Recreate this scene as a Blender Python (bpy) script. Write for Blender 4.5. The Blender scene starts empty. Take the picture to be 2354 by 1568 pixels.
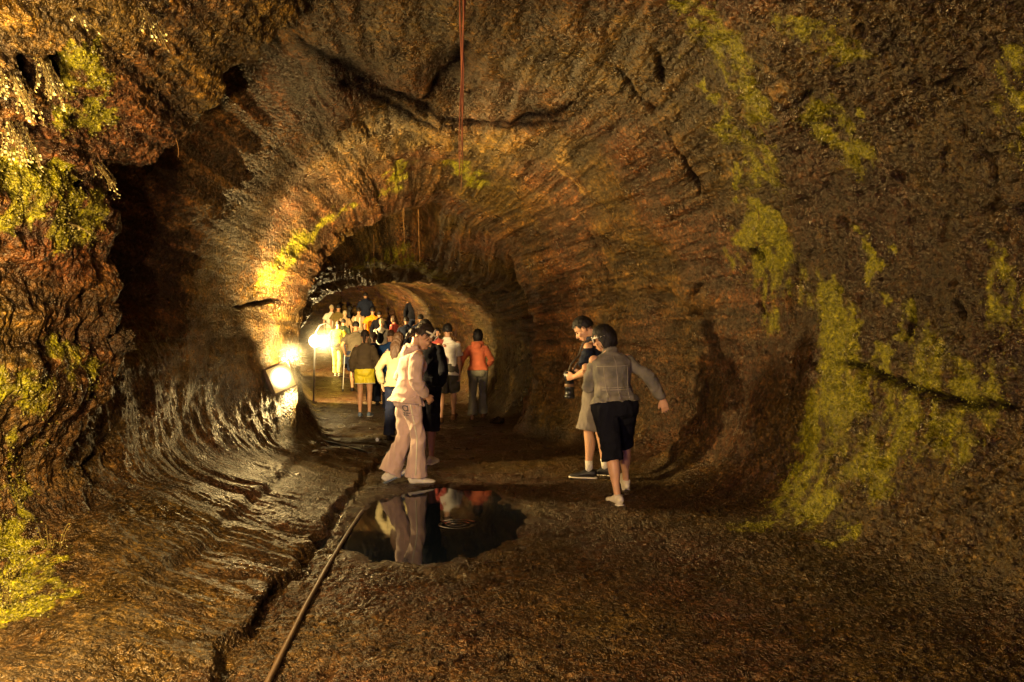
import bpy, bmesh, math, random
import numpy as np
from concurrent.futures import ThreadPoolExecutor
from mathutils import Vector, Matrix, Quaternion, Euler

random.seed(7)
SC = bpy.context.scene
COL = SC.collection
CAMZ = 1.42
FPX = 28.0 / 36.0 * 2354.0          # focal length in pixels of a 2354 px wide picture


def at(u, v, Y):
    """point at depth Y seen at (u, v) of the 2354x1568 picture"""
    return Vector(((u - 1177) / FPX * Y, Y, CAMZ - (v - 784) / FPX * Y))


# ------------------------------------------------------------------ naming
def tag(o, label=None, cat=None, group=None, kind=None):
    if label: o['label'] = label
    if cat: o['category'] = cat
    if group: o['group'] = group
    if kind: o['kind'] = kind
    return o


def empty(name, loc=(0, 0, 0)):
    o = bpy.data.objects.new(name, None)
    o.empty_display_size = 0.1
    COL.objects.link(o)
    o.location = loc
    return o


def link(name, me, mat=None, parent=None):
    o = bpy.data.objects.new(name, me)
    COL.objects.link(o)
    if mat is not None:
        me.materials.clear()
        me.materials.append(mat)
    if parent is not None:
        o.parent = parent
    return o


# ------------------------------------------------------------------ numpy noise
_G = np.array([[1, 1, 0], [-1, 1, 0], [1, -1, 0], [-1, -1, 0], [1, 0, 1], [-1, 0, 1], [1, 0, -1], [-1, 0, -1],
               [0, 1, 1], [0, -1, 1], [0, 1, -1], [0, -1, -1], [1, 1, 0], [-1, 1, 0], [0, -1, 1], [0, -1, -1]], np.float32)


def _hash(i, j, k, seed):
    h = (i.astype(np.uint32) * np.uint32(374761393) + j.astype(np.uint32) * np.uint32(668265263)
         + k.astype(np.uint32) * np.uint32(2147483647) + np.uint32(seed * 1013904223 & 0xffffffff))
    h = (h ^ (h >> np.uint32(13))) * np.uint32(1274126177)
    return h ^ (h >> np.uint32(16))


_POOL = ThreadPoolExecutor(4)
CH = 60000


def perlin(P, seed=0):
    out = np.empty(len(P), np.float32)

    def work(a):
        p = P[a:a + CH].astype(np.float32)
        fl = np.floor(p)
        f = p - fl
        i = fl.astype(np.int32)
        w = f * f * f * (f * (f * 6 - 15) + 10)
        r = 0
        for dx in (0, 1):
            wx = w[:, 0] if dx else 1 - w[:, 0]
            for dy in (0, 1):
                wy = w[:, 1] if dy else 1 - w[:, 1]
                for dz in (0, 1):
                    wz = w[:, 2] if dz else 1 - w[:, 2]
                    g = _G[_hash(i[:, 0] + dx, i[:, 1] + dy, i[:, 2] + dz, seed) & np.uint32(15)]
                    d = g[:, 0] * (f[:, 0] - dx) + g[:, 1] * (f[:, 1] - dy) + g[:, 2] * (f[:, 2] - dz)
                    r = r + wx * wy * wz * d
        out[a:a + CH] = r
    if len(P) <= CH:
        work(0)
    else:
        list(_POOL.map(work, range(0, len(P), CH)))
    return out


def fbm(P, seed=0, octs=3, gain=0.5):
    r = 0
    amp = 1.0
    for o in range(octs):
        r = r + amp * perlin(P * (2.0 ** o) + o * 17.3, seed + o)
        amp *= gain
    return r


def smooth(a, b, x):
    t = np.clip((x - a) / (b - a), 0, 1)
    return t * t * (3 - 2 * t)


# ------------------------------------------------------------------ materials
class NT:
    def __init__(self, name):
        self.m = bpy.data.materials.new(name)
        self.m.use_nodes = True
        self.t = self.m.node_tree
        self.t.nodes.clear()
        self.out = self.n('ShaderNodeOutputMaterial')

    def n(self, typ, **kw):
        nd = self.t.nodes.new(typ)
        for k, v in kw.items():
            setattr(nd, k, v)
        return nd

    def l(self, a, b):
        self.t.links.new(a, b)

    def noise(self, vec, scale, detail=4, rough=0.55):
        nd = self.n('ShaderNodeTexNoise')
        nd.inputs['Scale'].default_value = scale
        nd.inputs['Detail'].default_value = detail
        nd.inputs['Roughness'].default_value = rough
        if vec is not None: self.l(vec, nd.inputs['Vector'])
        return nd.outputs[0]

    def ramp(self, fac, stops):
        nd = self.n('ShaderNodeValToRGB')
        cr = nd.color_ramp
        while len(cr.elements) < len(stops): cr.elements.new(0.5)
        for e, (p, c) in zip(cr.elements, stops):
            e.position = p
            e.color = (*c, 1) if len(c) == 3 else c
        self.l(fac, nd.inputs[0])
        return nd.outputs[0]

    def mix(self, fac, a, b, mode='MIX'):
        nd = self.n('ShaderNodeMix', data_type='RGBA', blend_type=mode)
        for s, x in ((nd.inputs[0], fac), (nd.inputs[6], a), (nd.inputs[7], b)):
            if isinstance(x, (tuple, list)): s.default_value = (*x, 1) if len(x) == 3 else x
            elif isinstance(x, (int, float)): s.default_value = x
            else: self.l(x, s)
        return nd.outputs[2]

    def math(self, op, a, b=0.0, clamp=False):
        nd = self.n('ShaderNodeMath', operation=op)
        nd.use_clamp = clamp
        for s, x in ((nd.inputs[0], a), (nd.inputs[1], b)):
            if isinstance(x, (int, float)): s.default_value = x
            else: self.l(x, s)
        return nd.outputs[0]

    def attr(self, name):
        nd = self.n('ShaderNodeAttribute', attribute_name=name)
        return nd

    def bump(self, h, strength, dist, prev=None):
        nd = self.n('ShaderNodeBump')
        nd.inputs['Strength'].default_value = strength
        nd.inputs['Distance'].default_value = dist
        self.l(h, nd.inputs['Height'])
        if prev is not None: self.l(prev, nd.inputs['Normal'])
        return nd.outputs[0]

    def bsdf(self, **kw):
        b = self.n('ShaderNodeBsdfPrincipled')
        for k, v in kw.items():
            k = k.replace('_', ' ')
            if isinstance(v, (tuple, list)): b.inputs[k].default_value = (*v, 1) if len(v) == 3 else v
            elif isinstance(v, (int, float)): b.inputs[k].default_value = v
            else: self.l(v, b.inputs[k])
        self.l(b.outputs[0], self.out.inputs[0])
        return b


_cloth = {}


def cloth(name, col, rough=0.85, var=0.25, scale=60, bump=0.3, spec=0.25, sheen=0.0):
    key = (name, tuple(col))
    if key in _cloth: return _cloth[key]
    t = NT(name)
    tc = t.n('ShaderNodeTexCoord').outputs['Object']
    nz = t.noise(tc, 6, 3)
    fz = t.noise(tc, scale, 3)
    dark = tuple(c * (1 - var) for c in col)
    lite = tuple(min(1, c * (1 + var * 0.6)) for c in col)
    c = t.ramp(nz, [(0.3, dark), (0.7, lite)])
    nrm = t.bump(fz, bump, 0.004)
    t.bsdf(Base_Color=c, Roughness=rough, Normal=nrm, Specular_IOR_Level=spec, Sheen_Weight=sheen)
    _cloth[key] = t.m
    return t.m
# ================================================================== the cave
QUAL = 1.0
NTH, NY = int(1500 * QUAL), int(1400 * QUAL)
#           Y     left   right  ceil  floor
ST = np.array([
    (-5.0, -2.9, 2.9, 3.7, 0.0), (0.0, -2.95, 2.95, 3.75, 0.0), (4.0, -2.95, 2.95, 3.75, 0.0),
    (6.5, -2.95, 2.50, 3.65, 0.0), (8.0, -2.9, 2.02, 3.6, 0.0), (9.5, -2.85, 1.52, 3.6, 0.0),
    (11.0, -3.0, 0.95, 3.5, 0.0), (12.0, -3.3, 0.42, 3.3, 0.0), (14.0, -3.9, 0.28, 2.78, 0.0),
    (17.0, -4.75, -0.45, 2.8, 0.05), (20.0, -5.6, -1.25, 2.95, 0.15), (24.0, -7.1, -2.5, 3.3, 0.30),
    (28.0, -9.2, -4.1, 3.9, 0.80), (30.0, -10.8, -5.0, 4.2, 1.03), (32.0, -12.5, -7.2, 4.4, 1.25), (37.0, -18.0, -14.0, 5.0, 1.5), (46.0, -28.0, -24.0, 5.5, 1.6)], np.float64)


def pchip(x, xp, fp):
    h = np.diff(xp); d = np.diff(fp) / h
    m = np.zeros_like(fp)
    for i in range(1, len(fp) - 1):
        if d[i - 1] * d[i] > 0:
            m[i] = 2 * d[i - 1] * d[i] / (d[i - 1] + d[i])
    m[0], m[-1] = d[0], d[-1]
    k = np.clip(np.searchsorted(xp, x) - 1, 0, len(h) - 1)
    t = (x - xp[k]) / h[k]
    return ((2 * t**3 - 3 * t**2 + 1) * fp[k] + (t**3 - 2 * t**2 + t) * h[k] * m[k]
            + (-2 * t**3 + 3 * t**2) * fp[k + 1] + (t**3 - t**2) * h[k] * m[k + 1])


def floor_at(x, y):
    """height of the ground (before small roughness), numpy arrays"""
    x = np.asarray(x, np.float64); y = np.asarray(y, np.float64)
    f = pchip(y, ST[:, 0], ST[:, 4])
    P = np.stack([x, y, 0 * x], -1).reshape(-1, 3)
    j1 = perlin(P * np.array([0, 2.3, 0]) + 3.1, 5).reshape(x.shape) * 0.10 + perlin(P * np.array([0, 8, 0]) + 1.7, 6).reshape(x.shape) * 0.03
    j2 = perlin(P * np.array([0, 1.3, 0]) + 8.1, 7).reshape(x.shape) * 0.12 + perlin(P * np.array([0, 6, 0]) + 4.7, 8).reshape(x.shape) * 0.02
    e1 = -1.27 - 0.055 * (np.clip(y, 3, 11) - 3.7) + j1
    e2 = -1.85 - 0.085 * (np.clip(y, 3, 11) - 4.4) + j2
    fade1 = smooth(1.0, 3.0, y) * (1 - smooth(9.0, 11.0, y))
    fade2 = smooth(3.6, 4.5, y) * (1 - smooth(10.0, 11.5, y))
    gap = smooth(0.0, 0.05, e1 - x) * smooth(0.28, 0.08, e1 - x)
    f = f + fade1 * (0.040 * smooth(0.0, 0.07, e1 - x) - 0.032 * smooth(0.0, 0.04, e1 - x + 0.07) * smooth(0.06, 0.0, e1 - x) + 0.12 * smooth(0.05, 0.7, e1 - x))
    f = f + fade2 * (0.055 * smooth(0.0, 0.10, e2 - x) + 0.15 * smooth(0.0, 0.7, e2 - x))
    # the puddle's hollow
    q = ((x + 0.60) / 0.72) ** 2 + ((y - 6.45) / 1.38) ** 2
    q = q + perlin(P * 1.5 + 9.0, 9).reshape(x.shape) * 0.35 + perlin(P * np.array([7.0, 4.0, 1]) + 2.0, 10).reshape(x.shape) * 0.22
    f = f - 0.075 * (1 - smooth(0.35, 1.35, q))
    # right side rises gently towards the wall
    f = f + 0.05 * smooth(0.9, 2.2, x - pchip(y, ST[:, 0], ST[:, 2]) + 2.9)
    return f


def cave_base(TH, YY):
    L, R, Cc, F = (pchip(YY, ST[:, 0], ST[:, k]) for k in (1, 2, 3, 4))
    cx, w = (L + R) / 2, (R - L) / 2
    cz = F + 1.35
    c, s = np.cos(TH), np.sin(TH)
    n = 2.25
    X = cx + w * np.sign(c) * np.abs(c) ** (2 / n)
    a = np.where(s > 0, Cc - cz, 1.95)
    Z = cz + a * np.sign(s) * np.abs(s) ** (2 / n)
    return X, Z


def softmax(a, b, k):
    h = np.clip(0.5 + 0.5 * (a - b) / k, 0, 1)
    return b + (a - b) * h + k * h * (1 - h)


def deg(a): return a * math.pi / 180


def arcmask(thd, c, wid, soft):
    d = np.abs((thd - c + 180) % 360 - 180)
    return 1 - smooth(wid - soft, wid + soft, d)


def polydist(P, pts):
    """distance from points P to a 3-D polyline, and how far along (0..1)"""
    best = np.full(len(P), 1e9, np.float32); tt = np.zeros(len(P), np.float32)
    n = len(pts) - 1
    for i in range(n):
        a, b = pts[i].astype(np.float32), pts[i + 1].astype(np.float32)
        ab = b - a
        t = np.clip(((P - a) @ ab) / max(1e-9, float(ab @ ab)), 0, 1)
        d = np.linalg.norm(P - (a + t[:, None] * ab), axis=1)
        m = d < best
        best[m] = d[m]; tt[m] = (i + t[m]) / n
    return best, tt


def calm_(Pf, y):
    return (smooth(-1.6, -2.3, Pf[:, 0]) * smooth(5.6, 6.4, y) * smooth(10.5, 9.5, y)).astype(np.float32)


def build_cave():
    nb = 90
    yb = np.linspace(-5, 1.5, nb, endpoint=False)
    yf = np.exp(np.linspace(math.log(1.5), math.log(46), NY))
    ys = np.concatenate([yb, yf])
    th = np.linspace(-math.pi / 2, 1.5 * math.pi, NTH, endpoint=False)
    TH, YY = np.meshgrid(th, ys)
    thd = np.degrees(TH)
    X, Z = cave_base(TH, YY)
    # large shapes pushed along the section's outward direction -----------------
    L = pchip(YY, ST[:, 0], ST[:, 1]); R = pchip(YY, ST[:, 0], ST[:, 2]); F = pchip(YY, ST[:, 0], ST[:, 4])
    cx, cz = (L + R) / 2, F + 1.35
    rx, rz = X - cx, Z - cz
    rl = np.sqrt(rx**2 + rz**2); rx /= rl; rz /= rl
    P0 = np.stack([X, YY, Z], -1).reshape(-1, 3)
    jag = (fbm(P0 * np.array([0.9, 0.25, 0.9]), 21, 3)).reshape(X.shape)
    jag2 = (fbm(P0 * np.array([2.6, 0.5, 2.6]) + 5, 22, 3)).reshape(X.shape)
    out = np.zeros_like(X)
    # the bank of rock on the left that ends in an overhanging edge
    edge = 5.0 + 0.38 * jag + 0.25 * jag2 - 0.5 * arcmask(thd, 207, 12, 10) - 0.25 * arcmask(thd, 140, 24, 12)
    amp = 0.34 * arcmask(thd, 141, 25, 9) + 0.34 * arcmask(thd, 178, 13, 10) + 0.05 * arcmask(thd, 200, 14, 10)
    amp = amp * (1 + 0.5 * jag)
    out -= amp * smooth(2.0, 4.2, YY) * (1 - smooth(edge, edge + 0.45, YY))
    # hollow behind that bank
    out += (0.85 + 0.3 * jag2) * arcmask(thd, 148, 27, 9) * smooth(edge + 0.1, edge + 0.6, YY) * (1 - smooth(6.0, 7.4, YY))
    # the rim across the roof and left wall where the tube narrows, a dark recess beyond it
    yr = 9.75 + 1.75 * np.clip((182 - thd) / 90, -0.1, 1.2) + 0.35 * jag + 0.16 * jag2
    mk = arcmask(thd, 150, 54, 10)
    out -= 0.22 * mk * smooth(yr - 2.2, yr - 0.2, YY) * (1 - smooth(yr, yr + 0.10, YY))
    out += (1.10 + 0.4 * jag) * arcmask(thd, 130, 42, 10) * smooth(yr, yr + 0.16, YY) * (1 - smooth(yr + 1.5, yr + 2.3, YY))
    # second ring further in
    yr2 = 15.3 + 0.8 * jag + 0.3 * jag2
    out -= 0.22 * arcmask(thd, 95, 80, 20) * smooth(yr2 - 1.5, yr2, YY) * (1 - smooth(yr2, yr2 + 0.2, YY))
    # hollow behind the right hand rim
    yr3 = 12.0 + 0.5 * jag + 0.3 * jag2
    out -= 0.10 * arcmask(thd, 5, 34, 10) * smooth(yr3 - 0.8, yr3, YY) * (1 - smooth(yr3, yr3 + 0.1, YY))
    out += 0.85 * arcmask(thd, 2, 34, 12) * smooth(yr3, yr3 + 0.15, YY) * (1 - smooth(13.0, 14.4, YY))
    # alcove in the right wall, where the couple walks by
    out += (0.40 + 0.3 * jag) * arcmask(thd, -8, 26, 14) * smooth(8.3 + 0.4 * jag2, 8.7 + 0.4 * jag2, YY) * (1 - smooth(8.9, 9.8, YY))
    # a slab of the roof has dropped away on the left of the middle
    s1 = 7.3 - 0.9 * np.clip((thd - 88) / 34, -0.6, 1.2) + 0.12 * jag
    out += 0.045 * arcmask(thd, 112, 22, 8) * (1 - smooth(s1 - 0.12, s1, YY)) * smooth(2, 4, YY)
    out += 0.10 * jag * smooth(0.4, 0.9, Z - F)
    X += rx * out; Z += rz * out
    Fl = floor_at(X, YY)
    Zc = softmax(Z, Fl, 0.16)
    fl = smooth(0.30, 0.0, Z - Fl)            # 1 on the ground
    Z = Zc
    P = np.stack([X, YY, Z], -1)
    # normals of the coarse surface, pointing into the tube
    dt = np.roll(P, -1, 1) - np.roll(P, 1, 1)
    dy = np.gradient(P, axis=0)
    N = np.cross(dt, dy); N /= np.linalg.norm(N, axis=-1, keepdims=True) + 1e-12
    cen = np.stack([cx, YY, cz], -1)
    sgn = np.sign(((cen - P) * N).sum(-1)); N *= np.where(sgn == 0, 1, sgn)[..., None]
    Pf = P.reshape(-1, 3).astype(np.float32); Nf = N.reshape(-1, 3).astype(np.float32)
    flf = fl.reshape(-1).astype(np.float32); thf = thd.reshape(-1); yf_ = YY.reshape(-1)
    # ---- where features drawn on the rock lie (picture points land on the surface they show) ----
    fwd = yf_ > 1.5
    U = 1177 + Pf[:, 0] / np.maximum(yf_, .1) * FPX; V = 784 - (Pf[:, 2] - CAMZ) / np.maximum(yf_, .1) * FPX

    hs = np.where(fwd)[0][::4]
    hU, hV, hY, hP = U[hs], V[hs], yf_[hs], Pf[hs]

    def hit(u, v):
        d = (hU - u) ** 2 + (hV - v) ** 2
        idx = np.where(d < 16 ** 2)[0]
        if len(idx) == 0: idx = np.array([int(np.argmin(d))])
        y0 = hY[idx].min()
        idx = idx[hY[idx] < y0 + 0.35]
        return hP[idx[np.argmin(d[idx])]]

    wob = np.stack([fbm(Pf * 3.0, 31, 4, .65), fbm(Pf * 3.0 + 7, 33, 4, .65), fbm(Pf * 3.0 + 13, 35, 4, .65)], -1) * 0.14
    Pw = Pf + wob.astype(np.float32)
    moss = np.zeros(len(Pf), np.float32); ochre = moss.copy(); crack = moss.copy(); cdisp = moss.copy()
    hits = {}
    for kind, wdt, pts in STROKES:
        pp = [hit(*q) for q in pts]
        if len(pp) == 1: pp = pp * 2
        pp = np.array(pp)
        lo, hi = pp.min(0) - 1.0, pp.max(0) + 1.0
        sel = np.where(np.all((Pf > lo) & (Pf < hi), axis=1))[0]
        yy = np.mean(pp[:, 1])
        rad = wdt / FPX * yy
        if kind in 'mo':
            d, t = polydist(Pw[sel], pp)
            m = 1 - smooth(rad * 0.15, rad * 1.9, d)
            tgt = moss if kind == 'm' else ochre
            tgt[sel] = np.maximum(tgt[sel], m)
        elif kind == 'w':                                        # weak, thin growth
            d, t = polydist(Pw[sel], pp)
            m = 0.62 * (1 - smooth(rad * 0.2, rad * 1.5, d))
            moss[sel] = np.maximum(moss[sel], m)
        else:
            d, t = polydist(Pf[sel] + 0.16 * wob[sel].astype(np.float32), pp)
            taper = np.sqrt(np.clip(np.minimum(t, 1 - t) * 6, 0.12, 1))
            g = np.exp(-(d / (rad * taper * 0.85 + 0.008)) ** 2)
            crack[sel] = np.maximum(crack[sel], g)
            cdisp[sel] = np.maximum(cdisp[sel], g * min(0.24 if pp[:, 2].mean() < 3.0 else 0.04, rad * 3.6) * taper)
    vs_ = fbm(Pf * np.array([8.0, 8.0, 1.7]) + 3, 37, 3) + 0.5 * perlin(Pf * np.array([22.0, 22.0, 6.0]), 38)
    moss = (moss * np.clip(1.08 + 1.05 * vs_, 0, 1.25)).astype(np.float32)
    ochre = (ochre * np.clip(0.7 + 1.0 * vs_, 0, 1.1)).astype(np.float32)
    # ---- roughness of the rock ----
    side = 1 - flf
    clink = smooth(-0.15, 0.35, fbm(Pf * 0.55 + 40, 41, 2)) * smooth(14, 9, yf_).astype(np.float32)
    nearR = (smooth(0.9, 2.4, Pf[:, 0]) * smooth(8.5, 5.0, yf_)).astype(np.float32)
    nearL = (smooth(-1.9, -2.4, Pf[:, 0]) * smooth(5.8, 5.0, yf_)).astype(np.float32)
    d = 0.055 * fbm(Pf * 0.9 + 2, 51, 2) * side * (1 - 0.6 * calm_(Pf, yf_))
    d += (0.022 + 0.035 * nearL + 0.012 * nearR) * fbm(Pf * 2.4 + 4, 53, 2) * (0.25 + 0.75 * side) * (1 - 0.7 * calm_(Pf, yf_))
    n6 = fbm(Pf * 6.0 + 4, 55, 2)
    d += (0.013 * side + 0.004 + 0.022 * nearL) * n6
    sq = np.stack([Pf[:, 0], Pf[:, 1], Pf[:, 2] * (1 - 0.62 * nearL)], -1) + 0.25 * wob
    b14 = np.abs(perlin(sq * 13.0, 57)) ; b30 = np.abs(perlin(sq * 27.0 + 3, 58)); b55 = perlin(sq * 48.0 + 6, 59)
    calm = calm_(Pf, yf_)
    rough = (0.40 + 0.5 * clink + 0.75 * nearR + 0.55 * nearL) * (1 - 0.75 * calm)
    d += rough * (0.030 * (b14 - 0.22) + 0.017 * (b30 - 0.22) + 0.009 * b55) * (0.55 + 0.45 * side)
    # pits
    pit = perlin(Pf * 8.0 + 11, 61)
    d -= 0.075 * smooth(0.42, 0.62, pit) * (nearR + nearL) * side
    # flow streaks along the tube on walls and roof
    ang = np.radians(thf)
    S = np.stack([np.cos(ang) * 9, yf_ * 0.55, np.sin(ang) * 9], -1)
    st = fbm(S + 0.3 * wob, 63, 3)
    S2 = np.stack([np.cos(ang) * 26, yf_ * 1.3, np.sin(ang) * 26], -1)
    st2 = fbm(S2 + 0.6 * wob, 64, 2)
    st3 = perlin(np.stack([np.cos(ang) * 75, yf_ * 3.0, np.sin(ang) * 75], -1) + 1.5 * wob, 66)
    up = smooth(0.9, 1.6, Pf[:, 2]).astype(np.float32)
    streak = (0.5 + 0.85 * (0.5 * st + 0.6 * st2 + 0.45 * st3)) * (1 - 0.7 * nearR)
    streak = np.where(up * side > .01, 0.5 + (streak - 0.5) * np.minimum(1, up * side + .25), 0.5 + 0.25 * (streak - .5))
    d += (0.045 * st + 0.018 * st2 + 0.008 * st3) * (0.25 + 0.75 * up) * side * (1 - 0.6 * nearR) * (1 - 0.6 * calm)
    # curtains and rings across the tube, low on the walls, and ropy folds on the ledge
    yw = yf_ + 0.5 * fbm(Pf * 0.8, 65, 2)
    rg = perlin(np.stack([np.cos(ang) * 1.3, yw * 3.2, np.sin(ang) * 1.3], -1), 67) + 0.5 * perlin(np.stack([np.cos(ang) * 2.5, yw * 8, np.sin(ang) * 2.5], -1), 68)
    rg = rg + 0.30 * perlin(np.stack([np.cos(ang) * 4, yw * 21, np.sin(ang) * 4], -1), 77)
    d += 0.050 * rg * smooth(1.7, 1.0, Pf[:, 2]).astype(np.float32) * side * (1 - 0.6 * calm)
    ledge = (smooth(-1.2, -1.45, Pf[:, 0]) * flf).astype(np.float32)
    W2 = np.stack([Pf[:, 0] * 0.9 + Pf[:, 1] * 0.5, Pf[:, 1] * 4.2 + 0.7 * fbm(Pf * 1.5, 70, 2) + Pf[:, 0] * 0.6, 0 * yf_], -1)
    rp = perlin(W2, 69) + 0.55 * np.abs(perlin(W2 * 2.6 + 3, 71)) + 0.3 * perlin(W2 * np.array([3, 6, 1]) + 5, 72)
    d += 0.042 * rp * ledge
    # trodden path: grit, scuffs, foot-sized hollows
    path = flf * (1 - ledge)
    gr = np.abs(perlin(Pf * 22 + 9, 73)) * 0.022 + np.abs(perlin(Pf * 44 + 2, 74)) * 0.012 + 0.022 * fbm(Pf * np.array([2.6, 4.4, 1]) + 6, 75, 2)
    wetq = ((Pf[:, 0] + 0.6) / 1.0) ** 2 + ((Pf[:, 1] - 6.5) / 1.7) ** 2
    inpud = (1 - smooth(0.5, 1.1, wetq)).astype(np.float32)
    smoothback = smooth(8.2, 9.5, yf_).astype(np.float32)
    d += path * (0.75 * gr - 0.008) * (1 - 0.8 * inpud) * (1 - 0.6 * smoothback)
    foot = perlin(np.stack([Pf[:, 0] * 3.2, Pf[:, 1] * 5.5, 0 * yf_], -1), 76)
    d -= path * 0.022 * smooth(0.40, 0.55, foot) * (1 - inpud)
    d -= cdisp
    wet = flf * np.exp(-np.maximum(0, Pf[:, 2] + 0.030) / 0.030).astype(np.float32) * (1 - smooth(1.2, 2.6, wetq)).astype(np.float32)
    far = smooth(30, 40, yf_)
    d *= (1 - 0.5 * smooth(13, 20, yf_))
    Pn = Pf + Nf * d[:, None].astype(np.float32)
    Pg = Pn.reshape(P.shape)
    # ---- split into ground, walls and roof ----
    ny, nt = len(ys), NTH
    nz = N[..., 2]
    isfloor = (fl > 0.55) & (Z < cz)
    isceil = (nz < -0.62) & (Z > cz)
    idx = np.arange(ny * nt).reshape(ny, nt)
    a = idx[:-1, :]; b = np.roll(idx, -1, 1)[:-1, :]; c_ = np.roll(idx, -1, 1)[1:, :]; d_ = idx[1:, :]
    quads = np.stack([a, d_, c_, b], -1).reshape(-1, 4)
    key = np.where(isfloor, 0, np.where(isceil, 1, np.where(np.cos(TH) < 0, 2, 3)))[:-1, :].reshape(-1)
    names = ['ground', 'cave_ceiling', 'cave_wall_left', 'cave_wall_right']
    mats = [M_GROUND, M_ROCK, M_ROCK, M_ROCK]
    for k in range(4):
        q = quads[key == k]
        used = np.zeros(ny * nt, bool); used[q.ravel()] = True
        remap = np.cumsum(used) - 1
        q = remap[q].astype(np.int32)
        me = bpy.data.meshes.new(names[k])
        nv = int(used.sum())
        me.vertices.add(nv); me.vertices.foreach_set('co', Pn[used].ravel())
        me.loops.add(q.size); me.loops.foreach_set('vertex_index', q.ravel())
        me.polygons.add(len(q)); me.polygons.foreach_set('loop_start', np.arange(0, q.size, 4, dtype=np.int32))
        me.polygons.foreach_set('use_smooth', np.ones(len(q), bool))
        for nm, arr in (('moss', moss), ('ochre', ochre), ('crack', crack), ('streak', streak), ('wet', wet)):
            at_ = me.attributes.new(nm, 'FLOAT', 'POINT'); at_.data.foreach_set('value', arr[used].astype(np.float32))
        me.update(calc_edges=True)
        o = link(names[k], me, mats[k]); tag(o, kind='structure')
    return dict(P=Pg, th=th, ys=ys, hit=hit, N=N, moss=moss)


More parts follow.
